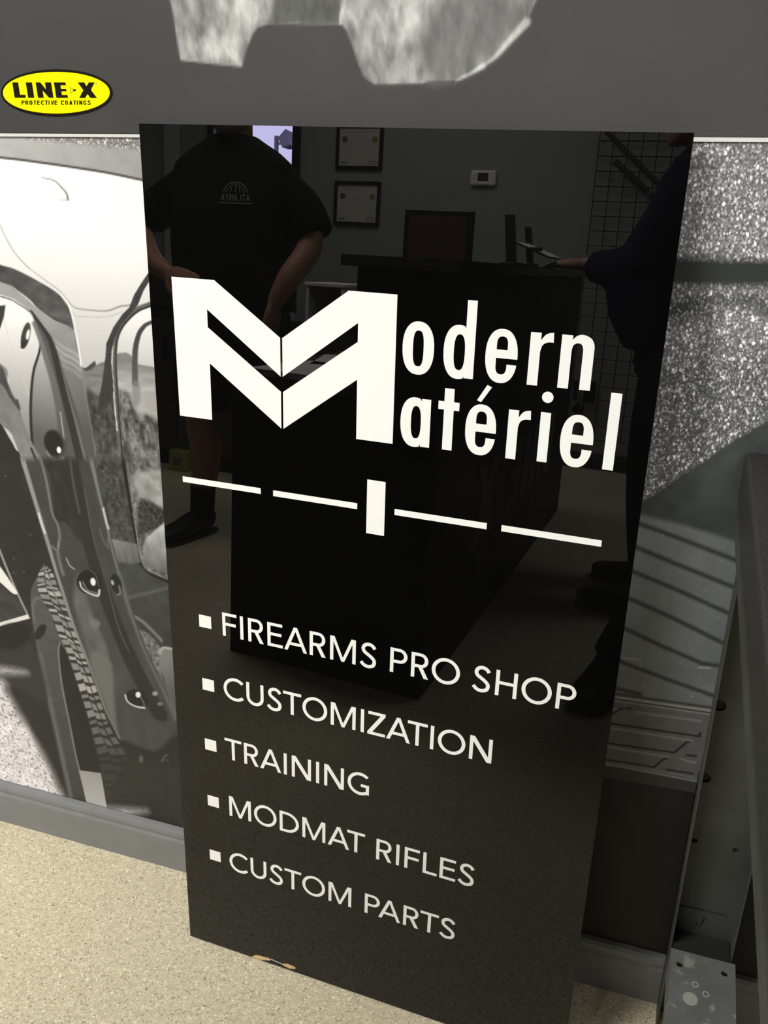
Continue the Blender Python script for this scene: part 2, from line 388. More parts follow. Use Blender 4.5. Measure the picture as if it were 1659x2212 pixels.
def glyph(ch, w, h, t):
    """geometric sans capitals: list of (outline, holes), y up"""
    B = lambda x0, x1, y0, y1: ([(x0, y0), (x1, y0), (x1, y1), (x0, y1)], [])
    if ch == 'I': return [B(0, t, 0, h)]
    if ch == 'F': return [([(0, 0), (t, 0), (t, h * .46), (w * .94, h * .46), (w * .94, h * .46 + t * .92), (t, h * .46 + t * .92), (t, h - t * .92), (w, h - t * .92), (w, h), (0, h)], [])]
    if ch == 'E': return [([(0, 0), (w, 0), (w, t * .92), (t, t * .92), (t, h * .47), (w * .92, h * .47), (w * .92, h * .47 + t * .92), (t, h * .47 + t * .92), (t, h - t * .92), (w * .98, h - t * .92), (w * .98, h), (0, h)], [])]
    if ch == 'L': return [([(0, 0), (w, 0), (w, t * .92), (t, t * .92), (t, h), (0, h)], [])]
    if ch == 'T': return [([(w / 2 - t / 2, 0), (w / 2 + t / 2, 0), (w / 2 + t / 2, h - t * .92), (w, h - t * .92), (w, h), (0, h), (0, h - t * .92), (w / 2 - t / 2, h - t * .92)], [])]
    if ch == 'H': return [([(0, 0), (t, 0), (t, h * .46), (w - t, h * .46), (w - t, 0), (w, 0), (w, h), (w - t, h), (w - t, h * .46 + t * .92), (t, h * .46 + t * .92), (t, h), (0, h)], [])]
    if ch == 'N': return [([(0, 0), (t, 0), (t, h - t * 1.7), (w - t * 1.35, 0), (w, 0), (w, h), (w - t, h), (w - t, t * 1.7), (t * 1.35, h), (0, h)], [])]
    if ch == 'Z': return [([(0, 0), (w, 0), (w, t * .92), (t * 1.45, t * .92), (w, h - t * .85), (w, h), (w * .03, h), (w * .03, h - t * .92), (w - t * 1.45, h - t * .92), (0, t * .85)], [])]
    if ch == 'M': return [([(0, 0), (t, 0), (t, h * .80), (w / 2 - t * .42, 0), (w / 2 + t * .42, 0), (w - t, h * .80), (w - t, 0), (w, 0), (w, h), (w - t * 1.35, h), (w / 2, h * .165), (t * 1.35, h), (0, h)], [])]
    if ch == 'A':
        k = h * .235; xb = lambda y: (w / 2 - t * .52) * y / h
        return [([(0, 0), (t * 1.08, 0), (t * 1.08 + xb(k) * .98, k), (w - t * 1.08 - xb(k) * .98, k), (w - t * 1.08, 0), (w, 0), (w / 2 + t * .52, h), (w / 2 - t * .52, h)],
                 [[(t * 1.08 + xb(k + t * .9) * .98, k + t * .9), (w - t * 1.08 - xb(k + t * .9) * .98, k + t * .9), (w / 2, h - t * 1.25)]])]
    if ch == 'U':
        r = w / 2
        return [([(0, h), (0, r * .98)] + ell(r, r * .98, r, r, 180, 360, 20) + [(w, h), (w - t, h), (w - t, r * .98)] + ell(r, r * .98, r - t, r - t, 360, 180, 20) + [(t, h)], [])]
    if ch in 'PR':
        yb = h * (.41 if ch == 'P' else .42); ry = (h - yb) / 2; xs = w * .55; rx = (w if ch == 'P' else w * .97) - xs
        g = [([(0, 0), (t, 0), (t, yb), (xs, yb)] + ell(xs, h - ry, rx, ry, -90, 90, 18) + [(0, h)],
              [[(t, yb + t * .9), (xs, yb + t * .9)] + ell(xs, h - ry, rx - t, ry - t * .9, -90, 90, 16) + [(t, h - t * .9)]])]
        if ch == 'R': g.append(([(w * .40, yb + t * .2), (w * .40 + t * 1.15, yb + t * .3), (w, 0), (w - t * 1.25, 0)], []))
        return g
    if ch == 'D':
        xs = w * .36
        return [([(0, 0), (xs, 0)] + ell(xs, h / 2, w - xs, h / 2, -90, 90, 26) + [(0, h)],
                 [[(t, t * .92), (xs, t * .92)] + ell(xs, h / 2, w - xs - t, h / 2 - t * .92, -90, 90, 24) + [(t, h - t * .92)]])]
    if ch == 'O':
        return [(ell(w / 2, h / 2, w / 2, h * .52, 0, 353, 50), [ell(w / 2, h / 2, w / 2 - t * 1.02, h * .52 - t * .95, 0, 353, 44)])]
    if ch == 'C':
        rx, ry = w * .60, h * .52
        return [(strip(ell(rx, h / 2, rx - t / 2, ry - t / 2, 44, 316, 40), t), [])]
    if ch == 'G':
        rx, ry = w * .58, h * .52; p = ell(rx, h / 2, rx - t / 2, ry - t / 2, 48, 303, 40)
        return [(strip(p + [(w - t * .5, h * .135)], t), []), B(w - t, w, h * .055, h * .50), B(w * .62, w, h * .50 - t * .92, h * .50)]
    if ch == 'S':
        c = [(.90, .80), (.80, .89), (.66, .945), (.48, .955), (.29, .895), (.20, .765), (.27, .64), (.46, .55), (.68, .455), (.845, .35), (.88, .225), (.79, .10), (.58, .045), (.40, .045), (.22, .10), (.08, .20)]
        return [(strip(catmull([(x * w, y * h) for x, y in c], 4), t), [])]
    if ch == 'X': return [([(0, 0), (w * .34, 0), (w / 2, h * .27), (w * .66, 0), (w, 0), (w * .68, h * .51), (w * .97, h), (w * .65, h), (w / 2, h * .74), (w * .36, h), (w * .02, h), (w * .32, h * .51)], [])]
    if ch == 'V': return [([(w / 2 - t * .5, 0), (w / 2 + t * .5, 0), (w, h), (w - t, h), (w / 2, t * 1.3), (t, h), (0, h)], [])]
    if ch == '-': return [B(0, w, h * .4, h * .4 + t)]
    return []

sign = thing('leaning_sign', 'tall glossy black sign board with white lettering leaning against the mural wall', 'sign', (0.31, -0.14, 0))
def on_face(u, v, d): return face(u, v, d)
MB().prism([(0, 0), (610, 0), (610, 1222), (0, 1222)], [], -4.0, 0.0, face).build('board', M['gloss_black'], sign)
TH = 0.25
def vinyl(name, shapes, label=None, m='vinyl'):
    b_ = MB()
    for k, (o_, hs) in enumerate(shapes): b_.prism(o_, hs, 0.02, TH + .03 * (k % 4), face)
    o = b_.build(name, M[m], sign)
    if label: o['label'] = label
    return o
# monogram
vinyl('monogram_half', [([(32.5, 169), (91, 169), (177.2, 229.6), (177.2, 275.8), (79.9, 204), (79.9, 225.5), (177.4, 294.4), (177.4, 340.2), (80.7, 269.4), (80.7, 341), (34, 341)], [])], 'white left half of the folded M monogram')
vinyl('monogram_half', [([(179.9, 229.6), (263.5, 169), (321.8, 169), (322, 340.5), (276, 340.5), (275.8, 269.1), (180.1, 340.2), (180.1, 294.4), (275.7, 225.4), (275.7, 204), (179.9, 275.8)], [])], 'white right half of the folded M monogram')
# condensed words
def bold_o(l, r, t, b, il, ir, it, ib): return (ell((l + r) / 2, (t + b) / 2, (r - l) / 2, (b - t) / 2, 0, 353, 50, 2.3), [ell((il + ir) / 2, (it + ib) / 2, (ir - il) / 2, (ib - it) / 2, 0, 353, 44, 2.9)])
def bar_(l, r, t, b): return ([(l, t), (r, t), (r, b), (l, b)], [])
def bold_e(l, t, s=1.0):
    """condensed e with its left edge at l, top at t (height 58.8, width 35.4)"""
    r = l + 35.4; b = t + 58.8; cx = (l + r) / 2; cy = (t + b) / 2; il, ir = l + 12, l + 24.1; bb = t + 31.6; fl = t + 22.4; tm = t + 38.0
    up = ell(cx, cy, 17.7, 29.4, 4, -180, 30, 2.3)
    up = [(r, bb), (r, cy - 2)] + ell(cx, cy, 17.7, 29.4, -4, -180, 30, 2.3)
    dn = ell(cx, cy, 17.7, 29.4, 180, 20, 30, 2.3)
    inner = [(ir, tm), (ir, tm + 2)] + ell((il + ir) / 2, t + 40, 6.05, 9.3, 10, 180, 14, 2.5) + [(il, bb)]
    return [(up + dn + [(r - .6, tm)] + inner, [[(il, fl), (ir, fl), (ir, fl - 5)] + ell((il + ir) / 2, fl - 5, 6.05, 9.4, -8, -172, 14, 2.6) + [(il, fl - 5)]])]
def bold_r(l, t, b):
    s = l + 11.4
    return [([(l, t), (s, t), (s, t + 8)] + [tuple(p) for p in catmull([(s + .2, t + 7.6), (s + 4, t + 2.2), (s + 8.4, t - .4), (s + 13, t - 1)], 4)] + [(s + 13.6, t + 9.3)] +
             [tuple(p) for p in catmull([(s + 13.4, t + 9.2), (s + 7, t + 9.6), (s + 2, t + 13), (s, t + 20)], 4)] + [(s, b), (l, b)], [])]
w1 = [bold_o(330, 367, 196.2, 255.6, 342.3, 354.8, 206.2, 246)]
w1 += [([p for p in ell(395.5, 226, 17.6, 29.7, 305, 55, 40, 2.35)][::-1] + [], [])] if False else []
def bowl_d(l, stem_l, stem_r, t, b, stem_t, stem_b, il, ir, it, ib):
    """bowl + stem: outer curve from the upper notch round the left to the lower notch"""
    cx, cy = l + 17.2, (t + b) / 2; o_ = ell(cx, cy, 17.2, (b - t) / 2, -40, -320, 44, 2.3)
    o_ = [p for p in o_ if p[0] < stem_l]
    return [(o_[:1] and [(stem_l, o_[0][1] + 3.0)] + o_ + [(stem_l, o_[-1][1] - 3.0), (stem_l, stem_b), (stem_r, stem_b), (stem_r, stem_t), (stem_l, stem_t)], [ell((il + ir) / 2, (it + ib) / 2, (ir - il) / 2, (ib - it) / 2, 0, 353, 40, 2.6)])]
w1 += bowl_d(378, 402.4, 413.3, 196, 255.6, 168.9, 254, 389.8, 402.4, 206.2, 245.6)
w1 += bold_e(425.6, 196.2) + bold_r(473.4, 196.8, 253.5)
w1 += [([(506.5, 196.5), (518, 196.5), (518, 201)] + catmull([(518, 201), (522.4, 196.6), (528.9, 195.2), (536.8, 198.2), (540.7, 204.6), (541.2, 212)], 4) + [(541.2, 253), (529.8, 253), (529.8, 211)] +
        catmull([(529.8, 211), (528.2, 205.9), (523.8, 204.2), (519.2, 206.8), (517.8, 213)], 4) + [(517.9, 253.2), (506.5, 253.2)], [])]
vinyl('lettering', w1, 'white condensed letters odern')
w2 = bowl_d(330.7, 355.7, 366.7, 281.9, 340.6, 282.8, 339.4, 343.4, 355.4, 291.9, 330.2)
w2 += [([(382.2, 267.4), (393.4, 267.4), (393.4, 282.5), (400, 282.5), (400, 292), (393.6, 292), (393.7, 339), (382.2, 339), (382.2, 292), (375.4, 292), (375.4, 282.5), (382.2, 282.5)], [])]
w2 += bold_e(408.3, 281.2) + [([(430.3, 258.6), (435.6, 260.8), (424.5, 278.6), (419.6, 277.0)], [])]
w2 += bold_r(456.5, 283.0, 339.4) + [bar_(491.9, 503, 281.8, 338), (ell(497.6, 264.9, 6.2, 6.2, 0, 350, 36), [])]
w2 += bold_e(515.5, 280.2) + [bar_(563.6, 575.1, 252.4, 337.2)]
vinyl('lettering', w2, 'white condensed letters atériel')
# divider rule
for a, b_, v in ((33, 147.2, 422.7), (164.7, 279, 422.2), (327.4, 441.4, 421.2), (458.8, 573, 420.0)):
    vinyl('rule_bar', [([(a, v), (b_, v - .6), (b_, v + 7.1), (a, v + 7.7)], [])])
vinyl('rule_block', [bar_(291.4, 314.9, 389, 458.6)])
# list of services: (letter, left edge)
WID = dict(F=22, I=4.6, R=23.3, E=22.8, A=33.6, M=36.4, S=23, P=23.3, O=37, H=27, C=31, U=26.8, T=27.4, Z=25.2, N=29.8, G=32, D=31, L=20.5)
LINES = [('FIREARMS', 646.8, [83.8, 111.2, 123.4, 152.6, 177.6, 215.1, 244.6, 286.7]), ('PRO SHOP', 645.6, [328.6, 357.2, 384.7, None, 437.8, 467.4, 499.9, 542.6]),
         ('CUSTOMIZATION', 748.0, [81.6, 117.9, 149.6, 175, 204.2, 246.4, 290.2, 300, 326.8, 356.3, 387.9, 398.2, 440.7]),
         ('TRAINING', 850.8, [79.6, 111, 136.8, 174.6, 187.2, 224.9, 237.4, 272.7]),
         ('MODMAT', 952.7, [83, 124.6, 166.7, 203.3, 243.4, 273.4]), ('RIFLES', 953.9, [318.2, 348, 360.4, 387.5, 411.9, 438]),
         ('CUSTOM', 1056.6, [79.6, 116.1, 147.7, 173.5, 202.8, 245.4]), ('PARTS', 1057.6, [303, 324.6, 362.6, 388, 417.0])]
for word, base, xs in LINES:
    shp = []
    for ch, x in zip(word, xs):
        if x is None: continue
        for o_, hs in glyph(ch, WID[ch], 35.7, 4.7):
            shp.append(([(x + p[0], base - p[1]) for p in o_], [[(x + p[0], base - p[1]) for p in h_] for h_ in hs]))
    vinyl('lettering', shp, 'white vinyl word ' + word)
for u, v in ((47, 622), (47.2, 723.2), (46.4, 825.3), (46.2, 926.2), (45, 1029.3)):
    vinyl('bullet_square', [bar_(u, u + 19, v, v + 18.9)])
# knocked edge near the foot: bare board shows
MB().prism([(112, 1222), (121, 1214.5), (144, 1211.8), (146.5, 1215.8), (140, 1218), (128, 1222)], [], -3.9, 0.12, face).build('edge_chip', M['chip'], sign)['label'] = 'bare tan board at chipped bottom edge'
MB().prism([(166, 1214.8), (176, 1210.4), (190, 1211.6), (189.8, 1216), (180, 1219.2), (170, 1217.6)], [], -3.9, 0.12, face).build('edge_chip', M['chip'], sign)['label'] = 'bare tan board at chipped bottom edge'
MB().prism([(146, 1211.9), (151, 1212.6), (168, 1214.7), (167, 1215.6), (150, 1213.8), (146.5, 1213.4)], [], -3.9, 0.15, face).build('lifted_film', M['paper'], sign)

# ------------------------------------------------------------------ printed murals (flat prints: ink painted per vertex, grain procedural)
nrng = np.random.RandomState(11)
LAT = nrng.rand(256, 256)
def vnoise(x, y, octv=3, rough=0.55):
    """value noise 0..1 over print metres"""
    s = np.zeros_like(x); a = 1.0; tot = 0
    for k in range(octv):
        xi = np.floor(x).astype(int); yi = np.floor(y).astype(int); fx = x - xi; fy = y - yi; fx = fx * fx * (3 - 2 * fx); fy = fy * fy * (3 - 2 * fy)
        g = lambda i, j: LAT[(xi + i) % 256, (yi + j) % 256]
        s += a * ((g(0, 0) * (1 - fx) + g(1, 0) * fx) * (1 - fy) + (g(0, 1) * (1 - fx) + g(1, 1) * fx) * fy); tot += a
        a *= rough; x = x * 2.03 + 17.1; y = y * 2.03 + 5.3
    return s / tot
class Print:
    """one printed sheet: a fine grid on the wall, painted in display values 0..255"""
    def __init__(s, x0, x1, z0, z1, step):
        s.nx = int(round((x1 - x0) / step)) + 1; s.nz = int(round((z1 - z0) / step)) + 1
        s.gx = np.linspace(x0, x1, s.nx); s.gz = np.linspace(z0, z1, s.nz)
        X, Z = np.meshgrid(s.gx, s.gz); s.X = X.ravel(); s.Z = Z.ravel()
        s.ink = np.full((s.X.size, 3), 128.0); s.grain = np.zeros((s.X.size, 3)); s.fn = lambda p: p; s.mask = None
    def pts(s, p, curve=False, closed=True):
        q = [on_wall(*s.fn(a))[[0, 2]] for a in p]
        return np.array(catmull(q, 4, closed) if curve else q)
    def sel(s, lo, hi): return np.where((s.X >= lo[0]) & (s.X <= hi[0]) & (s.Z >= lo[1]) & (s.Z <= hi[1]))[0]
    def blend(s, idx, a, col, grain=None, noise=None):
        if s.mask is not None: a = a * s.mask(s.X[idx], s.Z[idx])
        if callable(col): c = col(s.X[idx], s.Z[idx])
        else: c = np.array(col, float)
        if np.ndim(c) == 0: c = np.array([c, c * .995, c * .985])
        if np.ndim(c) == 1 and c.size == idx.size and c.size != 3: c = np.stack([c, c * .995, c * .985], 1)
        if noise:
            amp, fx, fz = noise[:3]; n = vnoise(s.X[idx] * fx + s.Z[idx] * (noise[3] if len(noise) > 3 else 0), s.Z[idx] * fz)[:, None]
            c = c * (1 + amp * (n - .5) * 2)
        a = a[:, None]; s.ink[idx] = s.ink[idx] * (1 - a) + c * a
        if grain is not None: s.grain[idx] = s.grain[idx] * (1 - a) + np.array(grain, float) * a
    def fill(s, p, col, soft=1.2, grain=(0, 0, 0), noise=None, curve=True, alpha=1.0):
        q = s.pts(p, curve); sf = soft / 1000; idx = s.sel(q.min(0) - sf * 1.5, q.max(0) + sf * 1.5)
        if not idx.size: return
        x = s.X[idx]; z = s.Z[idx]; ins = np.zeros(idx.size, bool); d2 = np.full(idx.size, 1e9)
        for i in range(len(q)):
            ax, az = q[i - 1]; bx, bz = q[i]; ex, ez = bx - ax, bz - az; L2 = ex * ex + ez * ez
            if L2 < 1e-14: continue
            ins ^= ((az > z) != (bz > z)) & (x < ex * (z - az) / (ez if abs(ez) > 1e-12 else 1e-12) + ax)
            t = np.clip(((x - ax) * ex + (z - az) * ez) / L2, 0, 1); d2 = np.minimum(d2, (x - ax - t * ex) ** 2 + (z - az - t * ez) ** 2)
        sd = np.where(ins, 1, -1) * np.sqrt(d2); a = np.clip(sd / sf + .5, 0, 1) * alpha; k = a > 0
        s.blend(idx[k], a[k], col, grain, noise)
    def line(s, p, w, col, soft=1.0, curve=True, alpha=1.0, grain=None, noise=None):
        """w in millimetres (one value or start, end)"""
        q = s.pts(p, curve, False); w0, w1 = (w, w) if np.ndim(w) == 0 else w; w0 /= 2000; w1 /= 2000; sf = soft / 1000; m = max(w0, w1) + sf
        idx = s.sel(q.min(0) - m, q.max(0) + m)
        if not idx.size: return
        x = s.X[idx]; z = s.Z[idx]; best = np.full(idx.size, -1e9); n = len(q) - 1
        for i in range(n):
            ax, az = q[i]; ex, ez = q[i + 1] - q[i]; L2 = ex * ex + ez * ez
            if L2 < 1e-14: continue
            t = np.clip(((x - ax) * ex + (z - az) * ez) / L2, 0, 1); d = np.sqrt((x - ax - t * ex) ** 2 + (z - az - t * ez) ** 2)
            best = np.maximum(best, w0 + (w1 - w0) * (i + t) / n - d)
        a = np.clip(best / sf + .5, 0, 1) * alpha; k = a > 0
        s.blend(idx[k], a[k], col, grain, noise)
    def grad(s, p0, v0, p1, v1, *more):
        """colour running between two photo points"""
        P = [s.pts([p])[0] for p in (p0, p1)]; V = [np.array(v, float) if np.ndim(v) else np.array([v, v * .995, v * .985]) for v in (v0, v1)]
        e = P[1] - P[0]; L2 = e @ e
        def f(x, z):
            t = np.clip(((x - P[0][0]) * e[0] + (z - P[0][1]) * e[1]) / L2, 0, 1)[:, None]; return V[0] * (1 - t) + V[1] * t
        return f
    def oval(s, c, rx, ry, rot, col, **k):
        r = math.radians(rot); p = [(c[0] + rx * math.cos(t) * math.cos(r) - ry * math.sin(t) * math.sin(r), c[1] + rx * math.cos(t) * math.sin(r) + ry * math.sin(t) * math.cos(r)) for t in [i * math.pi / 6 for i in range(12)]]
        s.fill(p, col, **k)
    def build(s, name, label):
        nx, nz = s.nx, s.nz; n = nx * nz
        co = np.zeros((n * 2 if False else n, 3)); co[:, 0] = s.X; co[:, 2] = s.Z
        i = np.arange((nx - 1) * (nz - 1)); r = i // (nx - 1); c = i % (nx - 1); a = r * nx + c
        quads = np.stack([a, a + 1, a + nx + 1, a + nx], 1)
        # thin backing edge all round
        rim = np.concatenate([np.arange(nx), nx - 1 + nx * np.arange(1, nz), (nz - 1) * nx + np.arange(nx - 2, -1, -1), nx * np.arange(nz - 2, 0, -1)])
        back = co[rim].copy(); back[:, 1] = .0012; m = len(rim); k = np.arange(m); k2 = (k + 1) % m
        side = np.stack([rim[k], n + k, n + k2, rim[k2]], 1)
        co = np.concatenate([co, back]); quads = np.concatenate([quads, side])
        me = bpy.data.meshes.new(name); me.vertices.add(len(co)); me.vertices.foreach_set('co', co.ravel())
        me.loops.add(quads.size); me.loops.foreach_set('vertex_index', quads.ravel().astype(np.int32))
        me.polygons.add(len(quads)); me.polygons.foreach_set('loop_start', (np.arange(len(quads)) * 4).astype(np.int32))
        try: me.polygons.foreach_set('loop_total', np.full(len(quads), 4, np.int32))
        except Exception: pass
        me.update(calc_edges=True)
        ink = lin(np.clip(s.ink, 0, 255)) * MURAL_K
        for nm, dat in (('ink', np.concatenate([ink, ink[rim]])), ('grain', np.concatenate([s.grain, s.grain[rim]]))):
            at = me.color_attributes.new(nm, 'FLOAT_COLOR', 'POINT'); at.data.foreach_set('color', np.concatenate([dat, np.ones((len(dat), 1))], 1).astype(np.float32).ravel())
        me.materials.append(M['print']); o = bpy.data.objects.new(name, me); C.objects.link(o); return tag(o, label, 'wall mural')
MURAL_K = 0.92
cA = lambda p: (p[0] / 3.031, 270 + p[1] / 3.031)           # measured on two enlargements of the photograph
cB = lambda p: (p[0] / 2.3286, 1000 + p[1] / 2.3286)
ZS = 1.2035                                                  # height of the joint between upper and lower prints

# ---- left sheet: front wheel and flare of an off-road truck
s = Print(-0.75, 0.10, 0.0965, ZS + .0032, 0.00145); s.fn = cA
s.ink[:] = (62, 62, 61)
far = (-600, 1100)
s.fill([(-4500, -80), (1400, -80), (1400, 2300), (-4500, 2300)], s.grad((500, 700), 252, (560, 1560), 196), curve=False)
s.fill([(-4500, 60), (1300, 60), (1300, 420), (925, 358), (700, 312), (480, 277), (230, 240), (0, 214), (-900, 120), (-4500, 100)], s.grad((0, 100), 178, (900, 300), 158), soft=.8, curve=False, noise=(.05, 60, 60))
s.fill([(-900, 40), (1300, 50), (1300, 74), (900, 72), (400, 68), (-900, 62)], (84, 82, 80), soft=1.5, curve=False)
s.fill([(180, 88), (500, 84), (1200, 88), (1200, 165), (850, 158), (560, 128), (300, 104)], (128, 125, 122), soft=6, grain=(.75, 0, 0), noise=(.2, 200, 200))
s.line([(-900, 120), (0, 213), (230, 241), (480, 277), (700, 312), (925, 359), (1250, 425)], 2.8, (70, 66, 65), soft=1.5)
s.line([(270, 345), (350, 362), (400, 405), (436, 450), (445, 488)], (.8, 3.2), (118, 116, 112), soft=1.6)
s.line([(370, 488), (445, 491)], (.3, 1.4), (170, 168, 163), soft=1.6)
s.line([(-120, 420), (0, 655), (40, 740), (100, 842), (190, 938)], 1.5, (158, 156, 150), soft=1.5)
s.line([(190, 938), (300, 1020), (390, 1085), (430, 1132), (490, 1195), (600, 1213), (700, 1217), (790, 1187), (860, 1181)], (.8, 2.2), (146, 143, 140), soft=1.5)
s.line([(470, 1225), (500, 1250), (600, 1256), (710, 1253), (800, 1222)], 1.6, (196, 194, 190), soft=1.6)
# landscape mirrored in the paint between flare and headlamp
s.fill([(520, 1600), (560, 1592), (585, 1580), (620, 1545), (632, 1572), (660, 1556), (690, 1548), (780, 1540), (1200, 1540), (1200, 2700), (560, 2700)], s.grad((600, 1560), 118, (600, 1780), 138), soft=1.2, noise=(.15, 60, 200), curve=False)
s.fill([(535, 1585), (560, 1592), (620, 1545), (630, 1570), (600, 1600), (560, 1612)], (70, 70, 68), soft=1.5, curve=False)
s.fill([(560, 1795), (640, 1775), (800, 1800), (820, 2700), (600, 2700)], (72, 73, 72), soft=5, noise=(.55, 160, 100), grain=(0, .35, 0))
# headlamp / windscreen shape at the right
s.fill([(1300, 1080), (1000, 1165), (900, 1202), (830, 1262), (782, 1330), (756, 1420), (750, 1560), (760, 1750), (775, 1950), (800, 2212), (1500, 2300)], s.grad((900, 1250), 246, (900, 1560), 205), soft=1, curve=False)
s.fill([(755, 1500), (790, 1492), (830, 1490), (862, 1512), (870, 1560), (1300, 1640), (1300, 2700), (800, 2700), (765, 1800)], s.grad((850, 1510), 120, (860, 1720), 178), soft=2, noise=(.14, 40, 120), curve=False)
s.fill([(765, 1770), (800, 1740), (850, 1760), (900, 1880), (1000, 1900), (1100, 1980), (1300, 1990), (1300, 3100), (830, 3100), (780, 2200)], (104, 105, 103), soft=8, noise=(.75, 170, 70), grain=(0, .5, 0))
s.fill([(930, 1790), (1000, 1760), (1060, 1790), (1060, 1900), (960, 1880)], (170, 168, 164), soft=12)
s.line([(1300, 1200), (1000, 1288), (930, 1335), (900, 1400), (884, 1500), (884, 1690)], (3, 9.5), s.grad((900, 1400), 66, (884, 1690), 92), soft=1.5)
s.fill([(868, 1690), (912, 1690), (915, 1820), (872, 1830)], (128, 128, 126), soft=5, alpha=.7)
s.line([(1300, 1060), (990, 1172), (905, 1206), (838, 1262), (786, 1332), (758, 1420), (752, 1560), (762, 1750), (776, 1950), (800, 2212)], 6.5, (98, 98, 96), soft=1.5)
s.line([(1300, 1075), (990, 1184), (905, 1218), (842, 1272), (790, 1340), (764, 1420), (758, 1560), (768, 1750), (782, 1950), (806, 2212)], 2.2, (38, 38, 37), soft=1.2)
s.line([(738, 1440), (732, 1560), (742, 1700), (752, 1850), (768, 2000)], 2.0, (215, 213, 208), soft=1.2)
s.fill([(1300, 500), (975, 968), (985, 1012), (940, 1085), (902, 1180), (850, 1242), (790, 1312), (748, 1402), (732, 1480), (728, 1560), (738, 1640), (744, 1740), (735, 1800), (700, 1850), (640, 1905), (648, 1790), (668, 1690), (690, 1520), (696, 1430), (742, 1325), (800, 1240), (846, 1195), (878, 1112), (925, 1035), (970, 970)], (58, 59, 58), soft=1.0, noise=(.15, 200, 200), curve=False)
# flare top face
s.fill([(-600, 860), (0, 1022), (120, 1092), (250, 1205), (350, 1280), (440, 1312), (486, 1332), (520, 1500), (560, 1750), (600, 2000), (650, 2300), (560, 2300), (500, 2050), (455, 1800), (415, 1640), (370, 1480), (330, 1380), (260, 1290), (200, 1220), (120, 1160), (0, 1110), (-600, 960)],
       s.grad((250, 1250), 156, (560, 2000), 88), soft=1, noise=(.08, 30, 50))
for k, (y0, a_) in enumerate(((1410, .55), (1450, .6), (1490, .45), (1530, .3))):
    s.line([(365, y0), (420, y0 + 50), (480, y0 + 78), (525, y0 + 118)], (2.5, 5), (196, 195, 192), soft=4, alpha=a_)
s.fill([(-600, 760), (0, 915), (120, 955), (250, 1022), (370, 1096), (420, 1150), (456, 1212), (486, 1335), (440, 1312), (350, 1277), (250, 1202), (200, 1150), (120, 1088), (0, 1026), (-600, 870)], s.grad((60, 980), 72, (440, 1290), 84), soft=1.3, noise=(.32, 70, 90))
s.line([(400, 1110), (440, 1160), (468, 1230), (490, 1330), (515, 1460), (532, 1580)], 2.4, (244, 243, 240), soft=1.4)
s.line([(532, 1580), (560, 1760), (595, 1960), (640, 2240)], 1.2, (140, 139, 136), soft=1.5)
# inner white flare panel
s.fill([(-600, 1000), (0, 1128), (120, 1178), (190, 1232), (240, 1330), (290, 1470), (350, 1660), (400, 1880), (430, 2212), (330, 2250), (205, 2110), (150, 1960), (100, 1800), (60, 1700), (0, 1560), (-600, 700)], s.grad((150, 1250), 244, (260, 2000), 142), soft=1.2)
s.fill([(262, 1440), (290, 1480), (350, 1660), (400, 1880), (440, 2230), (212, 2200), (205, 2000), (205, 1720), (222, 1600), (250, 1510)], s.grad((262, 1460), 190, (300, 2050), 92), soft=3)
s.line([(20, 1250), (60, 1400), (120, 1560), (190, 1780)], 1.0, (205, 203, 200), soft=1.6)
s.line([(258, 1400), (264, 1445), (250, 1512), (222, 1602), (207, 1720), (201, 1900), (214, 2130), (222, 2260)], (2.5, 5.5), (44, 44, 43), soft=1.4)
# rubber trim
s.fill([(205, 1222), (262, 1400), (300, 1520), (345, 1670), (385, 1850), (412, 2050), (440, 2300), (640, 2300), (560, 2050), (480, 1800), (425, 1640), (375, 1480), (335, 1380), (265, 1290)], (84, 84, 82), soft=2, curve=False)
s.line([(222, 1300), (262, 1400), (300, 1520), (345, 1670), (385, 1850), (412, 2050), (440, 2240)], (6, 15), s.grad((240, 1330), 120, (420, 2100), 82), soft=3)
s.line([(395, 1880), (412, 2000), (425, 2110)], 2, (170, 169, 166), soft=1.5)
s.line([(205, 1222), (280, 1330), (332, 1420), (372, 1560), (412, 1720), (455, 1880), (505, 2080), (560, 2300)], (4, 19), (50, 50, 49), soft=1.8)
s.line([(390, 1540), (440, 1740), (500, 1960), (560, 2200)], (1, 5), (112, 112, 110), soft=2)
s.line([(-500, 1010), (0, 1122), (120, 1172), (195, 1222)], 1.6, (60, 60, 58), soft=1.4)
s.line([(-500, 1022), (0, 1134), (112, 1182), (180, 1232)], 2.0, (250, 250, 246), soft=1.4)
# rivets of the upper flare
s.oval((166, 1382), 34, 102, 12, (226, 224, 220), soft=1.5); s.oval((168, 1380), 28, 88, 12, (62, 61, 60), soft=1.5, noise=(.3, 200, 200)); s.oval((183, 1372), 11, 34, 10, (246, 246, 242), soft=2); s.oval((150, 1440), 12, 26, 20, (40, 40, 39), soft=2)
s.fill([(-40, 1185), (36, 1180), (26, 1255), (0, 1335), (-40, 1340)], (58, 58, 57), soft=1.5, curve=False)
s.fill([(-500, 1350), (0, 1560), (50, 1680), (100, 1790), (118, 1800), (132, 1872), (160, 1965), (212, 2085), (250, 2150), (330, 2300), (180, 2300), (100, 2080), (0, 1960), (-500, 1700)], s.grad((20, 1700), 122, (200, 2150), 128), soft=1.3, noise=(.14, 70, 70))
s.fill([(-200, 1480), (0, 1575), (45, 1680), (75, 1760), (100, 1795), (118, 1800), (132, 1870), (60, 1780), (0, 1690), (-200, 1600)], (70, 70, 69), soft=1.5, noise=(.25, 150, 150))
s.line([(205, 2120), (230, 2180), (260, 2240)], 4, (48, 48, 47), soft=2)
